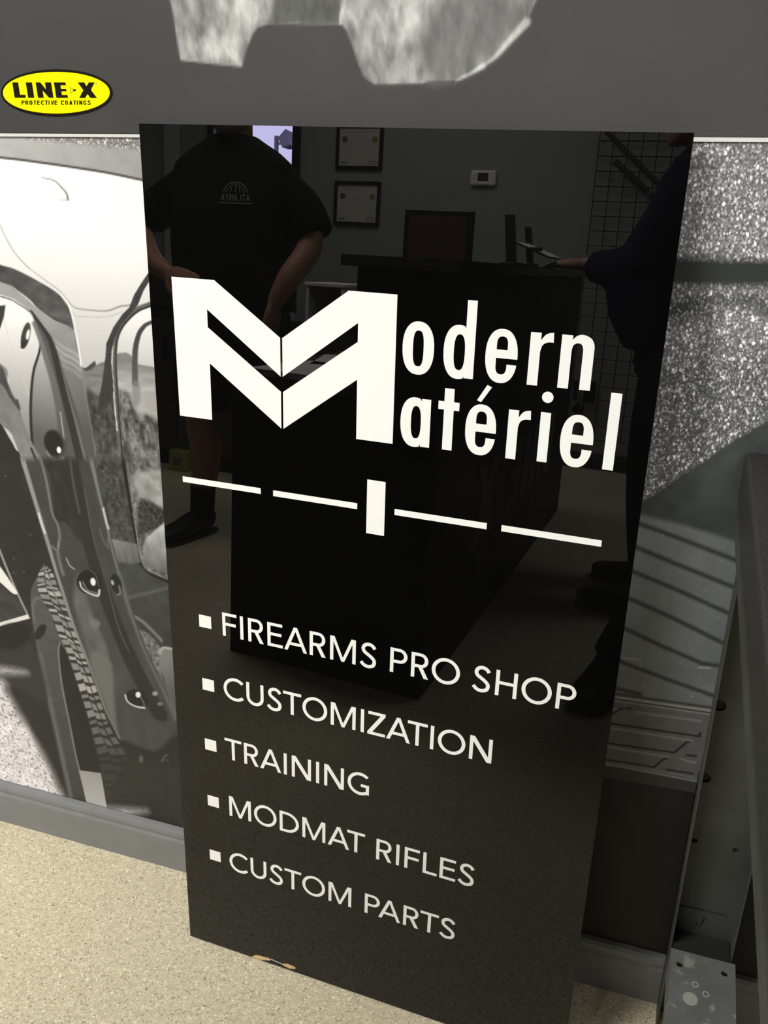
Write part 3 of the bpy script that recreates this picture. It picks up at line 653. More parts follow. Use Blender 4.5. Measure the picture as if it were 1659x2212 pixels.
s.fill([(-4500, 1500), (-600, 1700), (-100, 1870), (0, 1950), (50, 2030), (100, 2120), (140, 2240), (140, 2900), (-4500, 2900)], (40, 41, 39), soft=1.2, noise=(.12, 120, 120))
# the second rivet
s.oval((358, 2088), 70, 98, -18, (66, 66, 64), soft=2.5); s.oval((352, 2084), 58, 84, -18, (34, 34, 33), soft=1.5); s.oval((386, 2128), 14, 22, -10, (250, 250, 246), soft=1.5)
s.line([(302, 2130), (330, 2172), (372, 2196), (412, 2180)], (1.5, 4.5), (150, 149, 146), soft=2)
# ------- lower enlargement, feathered into the upper one
s.fn = cB
e0, e1 = on_wall(0, 992), on_wall(420, 992)
s.mask = lambda x, z: np.clip((e0[2] + (e1[2] - e0[2]) * (x - e0[0]) / (e1[0] - e0[0]) - z) / .012 + .5, 0, 1)
s.fill([(-4500, -60), (90, -60), (130, 60), (160, 160), (200, 290), (240, 420), (275, 540), (330, 700), (430, 980), (620, 1430), (700, 1800), (-4500, 2400)], (43, 43, 41), soft=1.3, curve=False, noise=(.12, 60, 60))
# body behind, door window bottom
s.fill([(440, -60), (1100, -60), (1100, 1900), (760, 1900)], s.grad((640, 150), 74, (820, 900), 62), soft=2, curve=False, noise=(.1, 40, 40))
s.fill([(470, -60), (600, -60), (640, 60), (655, 190), (690, 400), (560, 380), (520, 220)], (66, 68, 66), soft=3, noise=(.5, 190, 150), grain=(0, .6, 0), curve=False)
s.fill([(628, -60), (1100, -60), (1100, 700), (855, 590), (745, 545), (708, 490), (694, 400), (655, 190)], (100, 101, 99), soft=1.5, noise=(.6, 130, 90), grain=(0, .7, 0), curve=False)
s.fill([(690, 40), (1100, 60), (1100, 200), (830, 260), (760, 190), (700, 170)], (148, 148, 145), soft=9, noise=(.25, 60, 60))
s.fill([(700, 190), (760, 200), (830, 240), (820, 300), (740, 350), (700, 340)], (58, 60, 58), soft=6, noise=(.6, 250, 250), grain=(0, .8, 0))
s.fill([(840, 290), (790, 330), (730, 385), (716, 440), (740, 520), (800, 545), (860, 570), (1100, 640), (1100, 250)], s.grad((780, 330), 196, (790, 540), 104), soft=3, noise=(.18, 90, 40), curve=False)
s.line([(618, -20), (640, 120), (662, 250), (688, 400), (702, 490), (735, 548), (860, 605), (1000, 660)], 5.0, (27, 27, 26), soft=1.4)
s.line([(668, 250), (694, 400), (712, 486), (745, 538), (860, 590)], 1.3, (150, 150, 147), soft=1.3)
s.line([(640, 0), (662, 150), (676, 250)], 1.3, (118, 118, 116), soft=1.5)
s.fill([(560, 380), (690, 408), (708, 500), (640, 520), (590, 500)], s.grad((580, 400), 132, (690, 500), 92), soft=3, noise=(.16, 160, 40), curve=False)
s.fill([(590, 500), (700, 510), (760, 570), (860, 615), (1000, 700), (1000, 830), (860, 800), (640, 680)], (66, 68, 67), soft=5, noise=(.15, 60, 60), curve=False)
s.line([(640, 680), (700, 665), (860, 625)], 5, (88, 89, 88), soft=4)
s.line([(660, 765), (720, 800), (810, 890), (830, 915)], 6.5, (116, 116, 113), soft=2)
s.fill([(690, 840), (800, 920), (820, 1100), (880, 1260), (900, 1400), (850, 1260), (770, 1050)], (112, 112, 110), soft=3, noise=(.45, 200, 200), grain=(0, .6, 0))
s.fill([(800, 990), (808, 935), (840, 920), (1000, 940), (1000, 1500), (890, 1330), (850, 1180)], s.grad((810, 1000), 128, (900, 1150), 92), soft=1.5, curve=False)
s.fill([(815, 920), (825, 850), (860, 830), (1000, 830), (1000, 950), (870, 938), (830, 925)], (56, 57, 55), soft=2, curve=False)
s.line([(803, 958), (822, 930), (880, 940)], 5, (168, 167, 163), soft=2)
s.oval((884, 1045), 6, 26, 0, (30, 30, 30), soft=1.2)
# tyre: side wall, rim opening, tread
s.fill([(160, 770), (155, 660), (172, 600), (205, 560), (260, 560), (330, 800), (420, 1050), (520, 1350), (600, 1800), (380, 1800), (330, 1600), (240, 1180), (190, 960)], s.grad((200, 700), 84, (330, 1650), 66), soft=1.3, noise=(.1, 40, 90))
s.line([(172, 800), (165, 720), (185, 680), (220, 700), (258, 760), (290, 830), (320, 930)], 4.5, (104, 103, 100), soft=3)
s.line([(178, 830), (200, 980), (250, 1200), (310, 1460), (365, 1700)], 3.5, (92, 91, 89), soft=2)
s.line([(200, 960), (225, 1090), (275, 1310), (330, 1560), (360, 1700)], 9, (102, 101, 98), soft=9)
s.fill([(292, 900), (322, 930), (350, 1000), (420, 1180), (470, 1400), (505, 1560), (400, 1545), (388, 1500), (350, 1320), (310, 1120), (290, 980)], (38, 38, 36), soft=1.3)
s.line([(300, 905), (294, 960), (312, 1120), (350, 1310), (388, 1500), (455, 1760)], 3.6, (124, 122, 119), soft=2)
s.oval((203, 850), 22, 44, 30, (38, 38, 37), soft=3)
s.fill([(396, 1545), (430, 1550), (508, 1560), (548, 1800), (455, 1800), (415, 1620)], s.grad((450, 1560), 158, (500, 1740), 186), soft=1.5, curve=False)
TL = [(215, 520), (190, 560), (185, 620), (205, 680), (255, 760), (290, 860), (330, 940), (365, 1040), (400, 1150), (432, 1250), (460, 1350), (485, 1450), (505, 1550), (528, 1650), (550, 1800)]
TR = [(238, 520), (270, 570), (295, 640), (330, 720), (362, 810), (398, 900), (425, 980), (455, 1060), (490, 1160), (525, 1260), (560, 1350), (625, 1450), (680, 1560), (740, 1660), (800, 1800)]
s.fill(TL + TR[::-1], s.grad((240, 600), 58, (580, 1500), 44), soft=1.3, curve=False)
tl = catmull(TL, 6); tr = catmull(TR, 6); nb = 31
for k in range(nb):
    f0 = (k + .12) / nb; f1 = (k + .74) / nb; g = lambda c_, f: np.array(c_[min(int(f * (len(c_) - 1)), len(c_) - 1)])
    fade = max(0.0, 1 - max(0, f0 - .55) / .3); v = 62 + 112 * fade * (.75 + .35 * ((k * 7) % 3) / 2)
    if f0 > .80: v = 58
    for a0, a1, up in ((.03, .40, -10), (.46, .72, 6), (.76, 1.0, -4)):
        jig = ((k * 5 + int(a0 * 10)) % 4 - 1.5) * 3
        A0, B0 = g(tl, f0), g(tr, f0); A1, B1 = g(tl, f1), g(tr, f1)
        q = [A0 + (B0 - A0) * a0, A0 + (B0 - A0) * a1 + (0, up + jig), A1 + (B1 - A1) * a1 + (0, up + jig), A1 + (B1 - A1) * a0]
        s.fill([tuple(p) for p in q], (v, v * .99, v * .97), soft=1.3, curve=False, alpha=.9)
s.line([(222, 525), (250, 590), (290, 700)], 2, (190, 188, 184), soft=1.5, alpha=.6)
# flare, lower run
s.fill([(100, -60), (430, -60), (450, 20), (480, 100), (520, 230), (548, 330), (592, 500), (645, 680), (700, 850), (760, 1000), (820, 1130), (905, 1340), (890, 1420), (780, 1460), (650, 1455), (600, 1390), (530, 1250), (480, 1110), (430, 980), (370, 830), (320, 680), (275, 540), (240, 420), (200, 290), (150, 120), (120, 30)],
       s.grad((260, 300), 66, (560, 1100), 72), soft=1.3, curve=False, noise=(.12, 60, 30))
s.fill([(200, -60), (330, -60), (370, 120), (400, 300), (430, 400), (390, 380), (330, 300), (280, 290), (265, 190), (250, 60)], (46, 47, 45), soft=5, noise=(.2, 120, 40))
s.line([(108, -40), (128, 30), (158, 130), (205, 285), (245, 418), (280, 538), (325, 680), (374, 830), (434, 980), (484, 1110), (532, 1245), (602, 1385)], (9, 3.5), s.grad((130, 30), 150, (560, 1300), 128), soft=3)
s.line([(195, 255), (207, 300), (225, 350)], 4, (215, 214, 210), soft=2.5)
s.line([(205, -20), (235, 100), (262, 250), (290, 310), (300, 370), (292, 420)], 4, (118, 118, 116), soft=3)
s.line([(262, 420), (290, 440), (296, 400)], 3, (126, 126, 123), soft=2.5)
s.line([(290, 450), (300, 500), (318, 560)], 6, (112, 112, 110), soft=5)
s.line([(334, 480), (350, 515), (375, 535)], 2.4, (170, 169, 166), soft=2)
s.line([(458, -20), (480, 80), (506, 190), (530, 280), (560, 420), (598, 560)], (6, 4), s.grad((470, 60), 122, (590, 520), 108), soft=2.5)
s.line([(520, 230), (533, 290), (545, 330)], 3.4, (205, 204, 200), soft=2.5)
s.line([(500, 330), (520, 390), (545, 430), (540, 380)], 2, (104, 104, 102), soft=2)
s.line([(360, -40), (395, 160), (430, 330), (480, 520), (556, 740), (640, 950), (730, 1130), (800, 1260)], (19, 32), (46, 46, 44), soft=4)
s.line([(350, -40), (372, 120), (400, 250)], 3, (86, 86, 84), soft=3); s.line([(425, 130), (470, 380), (540, 620), (600, 840), (650, 950)], 1.8, (92, 92, 90), soft=2.5)
s.line([(600, 560), (660, 760), (740, 960), (830, 1150), (890, 1290)], (7, 13), (98, 99, 97), soft=5)
s.line([(652, 700), (710, 880), (775, 1030), (850, 1180)], 1.6, (52, 52, 51), soft=1.5)
s.fill([(400, 560), (470, 780), (540, 930), (560, 1100), (590, 1350), (520, 1180), (460, 1030), (420, 870), (370, 700)], (96, 96, 93), soft=9, noise=(.2, 50, 30))
s.fill([(455, 960), (560, 1010), (575, 1300), (600, 1380), (520, 1190)], (108, 108, 104), soft=8)
s.oval((478, 810), 26, 22, 0, (112, 112, 110), soft=5)
# rivets of the lower flare
s.oval((448, 598), 62, 62, 20, (30, 30, 29), soft=3); s.line([(402, 600), (412, 630), (450, 656), (492, 668), (500, 640)], (3.2, 3.8), (204, 203, 199), soft=1.6); s.oval((468, 598), 13, 20, -12, (242, 242, 238), soft=1.8)
s.line([(418, 600), (440, 640), (486, 655)], 4, (104, 104, 102), soft=2.5); s.line([(450, 540), (480, 560), (498, 620)], 2, (90, 90, 88), soft=2)
s.oval((585, 608), 26, 52, -16, (36, 36, 35), soft=2.5); s.oval((566, 602), 7, 14, -20, (176, 176, 172), soft=2); s.line([(590, 665), (604, 655), (600, 620)], 3, (120, 120, 117), soft=2)
s.oval((690, 1186), 58, 44, 30, (34, 34, 33), soft=3); s.line([(630, 1168), (642, 1200), (680, 1224), (726, 1232)], (3.4, 4.2), (204, 203, 198), soft=1.6); s.oval((695, 1166), 13, 15, -12, (238, 238, 233), soft=1.8); s.line([(705, 1175), (722, 1205), (726, 1228)], 2, (130, 130, 127), soft=1.6)
s.oval((780, 1160), 14, 12, 0, (150, 150, 147), soft=2.5); s.oval((805, 1212), 14, 9, 0, (120, 120, 117), soft=2.5)
# oily dark ground under the tyre, right
s.fill([(610, 1395), (780, 1450), (890, 1370), (1000, 1500), (1100, 1950), (570, 1950), (540, 1750), (580, 1600), (640, 1500)], (46, 46, 43), soft=9, noise=(.16, 20, 28))
for k in range(11): s.line([(505 + k * 7, 1560 + k * 20), (560 + k * 10, 1572 + k * 20), (640 + k * 6, 1590 + k * 18)], 1.4, (66, 66, 62), soft=2, alpha=.7)
s.fill([(700, 1480), (715, 1470), (720, 1500), (705, 1510)], (92, 92, 90), soft=3); s.line([(812, 1505), (830, 1475), (845, 1470)], 2, (104, 104, 100), soft=2.5); s.line([(822, 1490), (850, 1500)], 1.6, (92, 92, 88), soft=2)
# bumper and hub bits at the far left
s.fill([(-300, 560), (0, 600), (60, 660), (100, 680), (145, 770), (0, 800), (-300, 860)], (58, 59, 57), soft=3, curve=False, noise=(.25, 70, 70))
s.line([(-60, 300), (0, 445), (40, 545), (90, 660), (140, 765)], (5, 4), (150, 149, 146), soft=1.6)
s.fill([(-60, 440), (0, 520), (48, 590), (88, 655), (62, 655), (0, 600), (-60, 560)], (236, 235, 230), soft=2)
s.fill([(-300, 845), (0, 802), (60, 785), (138, 762), (152, 782), (60, 806), (0, 822), (-300, 880)], (226, 225, 220), soft=1.6, curve=False)
s.oval((60, 870), 95, 62, -12, (34, 34, 33), soft=7); s.fill([(-300, 960), (60, 950), (150, 900), (200, 1000), (230, 1200), (60, 1120), (-300, 1060)], (52, 52, 50), soft=12)
for (x, y) in ((70, 552), (120, 550), (28, 65), (70, 480), (152, 360)): s.oval((x, y), 4, 4, 0, (110, 110, 108), soft=2)
# bright gravel
s.fill([(-4500, 700), (-600, 980), (-40, 1070), (40, 1160), (100, 1260), (150, 1350), (215, 1460), (270, 1570), (320, 1680), (400, 1850), (-600, 1850), (-4500, 2400)], (212, 209, 210), soft=26, grain=(0, 1.0, 0), noise=(.16, 60, 60))
s.fill([(-600, 1250), (60, 1300), (170, 1480), (260, 1650), (330, 1850), (-600, 1850)], (224, 221, 222), soft=24, grain=(0, .85, 0), noise=(.14, 70, 70))
left = s.build('mural_print', 'grey photo mural of a truck wheel and fender flare, left of the sign')

# ---- right sheet: sprayed truck bed
cC = lambda p: (1300 + p[0] / 2.1686, 280 + p[1] / 2.1686); cD = lambda p: (1350 + p[0] / 4.809, 940 + p[1] / 4.809); cE = lambda p: (1350 + p[0] / 4.916, 1400 + p[1] / 4.916)
s = Print(0.48, 0.98, 0.0965, ZS + .003, 0.0015); s.fn = cC
s.ink[:] = (128, 127, 127); s.grain[:] = (1, 0, 0)
s.fill([(-600, 30), (1600, 30), (1600, 62), (-600, 50)], (122, 122, 120), soft=3, curve=False)
s.fill([(-600, 1050), (1600, 1050), (1600, 2300), (-600, 2300)], (96, 97, 97), soft=60, grain=(.8, 0, 0), curve=False)
s.fill([(-600, 590), (380, 598), (600, 606), (1600, 610), (1600, 728), (-600, 740)], (55, 58, 57), soft=10, curve=False)
s.fill([(300, 780), (500, 770), (540, 850), (520, 930), (500, 1100), (490, 1300), (450, 1500), (420, 1500), (440, 1250), (470, 1000), (480, 900), (300, 900)], (66, 68, 68), soft=22, grain=(.42, 0, 0))
s.fill([(540, 770), (720, 765), (780, 820), (1000, 900), (760, 880), (700, 830), (560, 830)], (84, 86, 86), soft=12, grain=(.5, 0, 0))
s.fill([(-600, 2140), (185, 1745), (420, 1590), (640, 1440), (779, 1362), (1600, 900), (1600, 3200), (-600, 3200)], (68, 72, 71), soft=4, curve=False, noise=(.14, 60, 60))
s.fn = cD
s.fill([(-900, 560), (150, 820), (600, 930), (1140, 1095), (2400, 1500), (2400, 5200), (-900, 5200)], (122, 126, 126), soft=7, curve=False, noise=(.08, 40, 40))
for q in ([(-700, 640), (140, 915), (600, 1085), (1130, 1290), (2300, 1800)], [(-700, 850), (110, 1160), (550, 1345), (1070, 1555), (2300, 2060)], [(-700, 1100), (80, 1415), (560, 1615), (1010, 1820), (2300, 2400)], [(-700, 1360), (30, 1690), (500, 1900), (960, 2130), (2300, 2750)], [(-700, 1680), (0, 2010), (380, 2190), (800, 2370), (1300, 2440)], [(-700, 2080), (0, 2370), (420, 2530), (900, 2700), (2000, 3100)], [(-700, 2500), (-60, 2640), (160, 2690)]):
    s.line(q, 5.4, (60, 63, 62), soft=4.5, curve=False)
rs = random.Random(3)
for k in range(110):
    x, y = rs.uniform(60, 1150), rs.uniform(980, 2900); s.oval((x, y), rs.uniform(5, 9), rs.uniform(5, 8), 0, (140 + rs.random() * 60,) * 3, soft=1.4, curve=False, alpha=rs.uniform(.2, .9))
s.fn = cE
for a, b_, y, g_ in ((-60, 170, 98, .12), (780, 905, 206, .05)):
    for k in range(14): x = a + (b_ - a) * k / 13; s.oval((x, y + (x - a) * g_ + rs.uniform(-5, 5)), 8, 7, 0, (178, 179, 176), soft=1.2, curve=False)
s.fill([(-900, 400), (870, 650), (2400, 890), (2400, 3200), (-900, 3200)], (106, 104, 103), soft=2, curve=False, noise=(.08, 120, 120))
s.line([(-900, 365), (0, 500), (870, 625), (2400, 860)], 3.5, (66, 64, 63), soft=3, curve=False)
s.line([(-900, 402), (0, 536), (870, 660), (2400, 890)], 2.8, (168, 164, 160), soft=1.5, curve=False)
s.line([(-900, 420), (0, 556), (870, 682), (2400, 910)], 1.6, (58, 56, 55), soft=1.4, curve=False)
s.line([(-900, 440), (0, 574), (870, 700), (2400, 930)], 2.2, (150, 147, 144), soft=1.5, curve=False)
s.line([(110, 682), (500, 732), (800, 775)], 3.8, (136, 132, 129), soft=2, curve=False); s.line([(-200, 640), (0, 660)], 4, (134, 131, 128), soft=2, curve=False)
s.line([(-160, 720), (-60, 650), (60, 640)], 3, (50, 49, 48), soft=1.5, curve=False)
DK, LT = (40, 39, 38), (140, 136, 133)
for q, w_ in (([(-260, 785), (0, 822), (790, 938), (796, 900)], 2.8), ([(712, 985), (655, 1000), (525, 1110), (0, 1036), (-300, 990)], 3.0), ([(474, 1160), (400, 1185), (305, 1265), (0, 1214), (-300, 1170)], 2.8), ([(440, 1290), (720, 1332)], 2.8), ([(660, 1135), (755, 1148)], 2.8)):
    s.line(q, w_, DK, soft=1.3, curve=False)
for q, w_ in (([(-300, 832), (0, 873), (720, 985)], 3.2), ([(-300, 1030), (0, 1080), (470, 1158)], 3.4), ([(600, 1178), (680, 1205), (750, 1216)], 3.4), ([(-300, 1222), (0, 1270), (720, 1408), (2000, 1620)], 2.4), ([(-300, 1205), (0, 1250), (500, 1330), (720, 1375)], 1.2)):
    s.line(q, w_, LT, soft=1.5, curve=False)
s.fill([(-900, 1140), (0, 1282), (720, 1418), (2400, 1720), (2400, 4000), (-900, 4000)], (62, 63, 61), soft=1.5, curve=False)
s.fill([(-900, 1260), (0, 1408), (690, 1528), (2400, 1830), (2400, 4000), (-900, 4000)], (34, 32, 29), soft=2, curve=False)
right = s.build('mural_print', 'grey photo mural of a sprayed truck bed, right of the sign')

# ---- upper sheet: dark coated bumper with a grassy opening
cG = lambda p: (360 + p[0] / 2.0232, p[1] / 2.0232)
s = Print(-0.75, 1.6, ZS + .0068, 1.47, 0.0022); s.fn = cG
s.ink[:] = (72, 72, 70)
s.fill([(-6500, -900), (9800, -900), (9800, 900), (-6500, 900)], s.grad((-600, 560), 61, (2400, 100), 77), curve=False, noise=(.05, 14, 14))
GR = [(-60, -700), (0, -60), (24, 40), (60, 264), (200, 280), (330, 293), (346, 225), (376, 150), (400, 120), (440, 107), (470, 105), (765, 107), (785, 130), (810, 195), (835, 270), (862, 335), (908, 370), (1120, 366), (1150, 353), (1270, 350), (1330, 325), (1400, 280), (1480, 210), (1570, 100), (1618, 0), (1660, -120), (1700, -700)]
s.fill(GR, (138, 139, 136), soft=2.2, curve=False, grain=(0, 0, 1), noise=(.22, 36, 22, 18))
s.fill([(90, -600), (440, -600), (440, 85), (385, 108), (338, 205), (312, 276), (180, 262), (150, 180), (240, 60)], (176, 176, 172), soft=8, curve=False, grain=(0, 0, .9), noise=(.16, 60, 30, 30))
s.fill([(470, 104), (466, -600), (780, -600), (760, 40), (768, 105)], (92, 93, 90), soft=5, curve=False, grain=(0, 0, .55))
s.fill([(780, -600), (1100, -600), (1180, -40), (1110, 150), (1000, 220), (900, 200), (860, 140), (810, 100), (785, 40)], (170, 171, 167), soft=14, grain=(0, 0, .9), noise=(.16, 60, 30, 30))
s.fill([(1140, 60), (1400, -40), (1560, 60), (1440, 230), (1250, 340), (1130, 330)], (120, 121, 119), soft=18, grain=(0, 0, .5))
s.line([(1268, 351), (1330, 320), (1385, 288)], (1.5, 5), (198, 198, 194), soft=2.5); s.line([(1390, 282), (1440, 246), (1500, 176), (1572, 98)], (2, 8), (188, 188, 184), soft=3)
s.line([(762, 100), (764, 60), (800, -60)], 3, (190, 190, 186), soft=3)
s.fill([(100, 372), (180, 378), (235, 400), (200, 440), (150, 430)], (66, 66, 63), soft=12)
top = s.build('mural_print', 'dark grey photo mural of a coated bumper above the sign')
# white joint strip under the upper print
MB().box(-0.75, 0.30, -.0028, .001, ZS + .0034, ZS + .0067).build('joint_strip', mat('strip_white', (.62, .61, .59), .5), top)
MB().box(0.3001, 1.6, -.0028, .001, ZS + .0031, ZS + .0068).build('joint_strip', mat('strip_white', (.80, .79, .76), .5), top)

# ---- yellow oval logo on the upper print
lg = thing('oval_logo_sticker', 'yellow oval logo sticker with black border and lettering, on the dark upper mural', 'sticker', (-.13, 0, 1.24))
cL = lambda x, y: (x / 6.381, 140 + y / 6.381)
def lgp(x, y, d): q = on_wall(*cL(x, y)); return (q[0], -.0003 - d, q[2])
def lpoly(name, shapes, m, d0, d1):
    b_ = MB()
    for k, (o_, hs) in enumerate(shapes): b_.prism(o_, hs, d0, d1 + .00004 * (k % 4), lgp)
    return b_.build(name, M[m], lg)
lpoly('border', [(ell(785, 386, 766, 324, 0, 355, 72, 2.06), [])], 'oval_black', 0, .0006)
lpoly('field', [(ell(786, 384, 735, 286, 0, 355, 72, 2.06), [])], 'yellow', .0007, .0010)
SK = lambda l: [(x + (y - 450) * .15, y) for x, y in l]
def blk(x, kind, w_=0):
    T_, B_ = 242, 452
    if kind == 'L': p = [(x, T_), (x + 78, T_), (x + 78, B_ - 40), (x + 152, B_ - 40), (x + 152, B_), (x, B_)]
    if kind == 'I': p = [(x, T_), (x + 82, T_), (x + 82, B_), (x, B_)]
    if kind == 'N': p = [(x, T_), (x + 62, T_), (x + 128, T_ + 100), (x + 128, T_), (x + 210, T_), (x + 210, B_), (x + 150, B_), (x + 76, B_ - 105), (x + 76, B_), (x, B_)]
    if kind == 'E': p = [(x, T_), (x + 156, T_), (x + 156, T_ + 36), (x + 80, T_ + 36), (x + 80, T_ + 88), (x + 152, T_ + 88), (x + 152, T_ + 120), (x + 80, T_ + 120), (x + 80, B_ - 36), (x + 158, B_ - 36), (x + 158, B_), (x, B_)]
    return ([(a + (b_ - B_) * .155, b_) for a, b_ in p], [])
big = [blk(214, 'L'), blk(400, 'I'), blk(536, 'N'), blk(788, 'E'),
       ([(1082, 242), (1172, 242), (1202, 298), (1236, 242), (1312, 242), (1262, 344), (1345, 454), (1254, 454), (1216, 398), (1182, 454), (1104, 454), (1160, 350)], [])]
lpoly('lettering', big, 'oval_black', .0011, .0014)
lpoly('arrow', [([(1022, 330), (1070, 347), (1022, 365)], [])] + [([(x - 5, y - 6), (x + 5, y - 4), (x + 6, y + 6), (x - 4, y + 5)], []) for x, y in ((978, 316), (1003, 330), (984, 346), (1009, 362), (988, 379))], 'oval_black', .0011, .0014)
lpoly('registered_mark', [(ell(1331, 257, 12, 14, 0, 345, 20), [ell(1331, 257, 8, 10, 0, 345, 20)]), ([(1328, 250), (1334, 250), (1334, 264), (1328, 264)], [])], 'chip', .0011, .0013)
x = 309; shp = []
for ch, adv in zip('PROTECTIVE COATINGS', (52, 56, 56, 50, 52, 56, 50, 32, 50, 62, 26, 56, 58, 56, 50, 32, 56, 58, 44)):
    wd = dict(I=12, T=38, V=40, A=42, E=34).get(ch, 40)
    for o_, hs in glyph(ch if ch != 'C' and ch != 'G' and ch != 'O' else ch, wd, 58, 11):
        shp.append(([(x + p[0], 549 - p[1]) for p in o_], [[(x + p[0], 549 - p[1]) for p in h_] for h_ in hs]))
    x += adv
lpoly('tagline', shp, 'oval_black', .0011, .0014)

# ------------------------------------------------------------------ steel framed display table against the wall
tb = thing('display_table', 'table with textured black top on galvanised steel channel legs, right of the sign', 'table', (1.2, -.4, 0))
TX0, TX1, TY0 = 0.7158, 1.75, -0.80
def skew(mb, k=.0125):
    mb.v = [(x - k * y, y, z) for x, y, z in mb.v]; return mb      # the table stands a touch askew to the wall
skew(MB().bbox(TX0, TX1, TY0, -.003, 0.838, 0.898, 0.004)).build('tabletop', M['coat'], tb)
for y0, y1 in ((TY0 + .02, -.03),):
    skew(MB().box(0.7150, 0.7180, y0, y1, .817, .838).box(.718, .765, y0, y1, .834, .838)).build('side_rail', M['galv'], tb)
    MB().box(TX1 - .013, TX1 - .009, y0, y1, .790, .838).build('side_rail', M['galv'], tb)
MB().box(.7255, TX1 - .013, TY0 + .02, TY0 + .024, .790, .838).build('front_rail', M['galv'], tb)
def channel_post(name, x0, x1, y0, y1, z0, z1, holes, open_dir=-1):
    """U channel, web on the wall side (y1), flanges running to y0; round punched holes in the web"""
    t = .0022
    hs = [[(cx + r * math.cos(a * math.pi / 6), cz + r * math.sin(a * math.pi / 6)) for a in range(12)] for cx, cz, r in holes]
    b_ = MB().prism([(x0, z0), (x1, z0), (x1, z1), (x0, z1)], hs, 0, t, lambda a, b, c: (a, y1 - c, b))
    b_.box(x0, x0 + t, y0, y1 - t, z0, z1).box(x1 - t, x1, y0, y1 - t, z0, z1)
    return b_.build(name, M['galv'], tb)
def web(px_, py_, r): q = on_wall(px_, py_, -.0228); return (q[0], q[2], r)
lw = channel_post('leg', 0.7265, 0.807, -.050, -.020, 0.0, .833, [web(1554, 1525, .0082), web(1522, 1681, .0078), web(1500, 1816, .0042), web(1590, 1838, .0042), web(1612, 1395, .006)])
for hx, hy, hr in ((1554, 1525, .0088), (1522, 1681, .0084), (1500, 1816, .005), (1590, 1838, .005), (1612, 1395, .0065)):
    q = web(hx, hy, hr); MB().tube([(q[0], -.0199, q[1]), (q[0], -.0180, q[1])], hr, 16).build('hole_shade_disc', M['hole'], lw)  # black discs behind the punched holes stand in for their darkness
MB().tube([(.8038, -.046, .47), (.8028, -.046, .47)], .0045, 14).build('bolt_hole', M['hole'], lw)
channel_post('leg', TX1 - .09, TX1 - .01, -.060, -.020, 0.0, .790, [])
for lx in (.7265, TX1 - .09): channel_post('leg', lx, lx + .0805, TY0 + .03, TY0 + .07, 0.0, .790, [])
# bottom channel running out from the post towards the room, punched and stained
hs = [[(cx + .0046 * math.cos(a * math.pi / 6), cy + .0046 * math.sin(a * math.pi / 6)) for a in range(12)] for cx, cy in ((.7395, -.083), (.7965, -.079), (.740, -.34), (.796, -.34))]
b_ = MB().prism([(.7275, -.0605), (.8105, -.0605), (.8105, TY0 + .07), (.7275, TY0 + .07)], hs, .182, .185, lambda a, b, c: (a, b, c))
b_.box(.7275, .7303, TY0 + .07, -.0605, .125, .182).box(.8077, .8105, TY0 + .07, -.0605, .125, .182)
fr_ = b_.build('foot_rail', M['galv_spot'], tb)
for cx, cy, r in ((.7600, -.108, .0045), (.7735, -.118, .0045), (.7545, -.131, .0095)):
    ring = MB().prism(ell(cx, cy, r, r, 0, 345, 24), [ell(cx, cy, r * .62, r * .62, 0, 345, 24)] if r < .006 else [], .1851, .1853, lambda a, b, c: (a, b, c))
    ring.build('water_stain', mat('stain', (.34, .34, .29), .6), fr_)
MB().box(.7300, .8035, -.058, -.0229, .150, .1805).build('recess_shade_block', M['hole'], tb)  # black block standing in for the shade in the post's recess
q_ = [on_wall(x, y, -.0229) for x, y in ((1458, 1957), (1475, 1957), (1520, 1966), (1568, 1978))]
MB().tube([tuple(p) for p in q_], .0008, 6).build('scribed_line', M['hole'], lw)
q_ = [on_wall(x, y, -.0229) for x, y in ((1503, 1992), (1508, 1998), (1514, 1997), (1521, 1983))]
MB().tube([tuple(p) for p in q_], .0008, 6).build('pen_mark', M['hole'], lw)

# ------------------------------------------------------------------ the shop behind the camera, seen in the gloss of the sign
KO = Vector((0.045, -1.095, 0)); KA = Vector((-.9985, -.055, 0)); KB = Vector((-.034, -.9994, 0))
def kp(a, b, z): return KO + KA * a + KB * b + Vector((0, 0, z))
def kbox(mb, a0, a1, b0, b1, z0, z1):
    v = [kp(a, b, z) for a in (a0, a1) for b in (b0, b1) for z in (z0, z1)]
    return mb.add(v, [(0, 1, 3, 2), (4, 6, 7, 5), (0, 4, 5, 1), (2, 3, 7, 6), (0, 2, 6, 4), (1, 5, 7, 3)])
ct = thing('reception_counter', 'black reception counter with raised bar and grey lettering on its side', 'counter', (-.2, -2.1, 0))
kbox(MB(), .235, .585, .0, 2.14, .0, .762).build('desk_panel', M['black'], ct)
kbox(MB(), .236, .600, -.012, 2.16, .763, .790).build('desk_top', M['black_top'], ct)
kbox(MB(), 0, .234, 0, 2.14, 0, 1.074).build('bar_wall', M['black'], ct)
kbox(MB(), -.032, .272, -.02, 2.17, 1.0745, 1.100).build('bar_top', M['black_top'], ct)
def side_pt(x, y, d):
    yw = -1.515 - (1345 - x) * .001156; return kp(-.001 - d, -1.095 - yw, .2846 + (454 - y) * .001156)
gl_ = [[q] for q in big]; prev = None
for k, g_ in enumerate(gl_ + [[q] for q in shp]):
    b_ = MB()
    for o_, hs in g_: b_.prism(o_, hs, 0, .0012 + .0001 * (k % 4), side_pt)
    b_.build('letter', M['grey_letter'], ct)
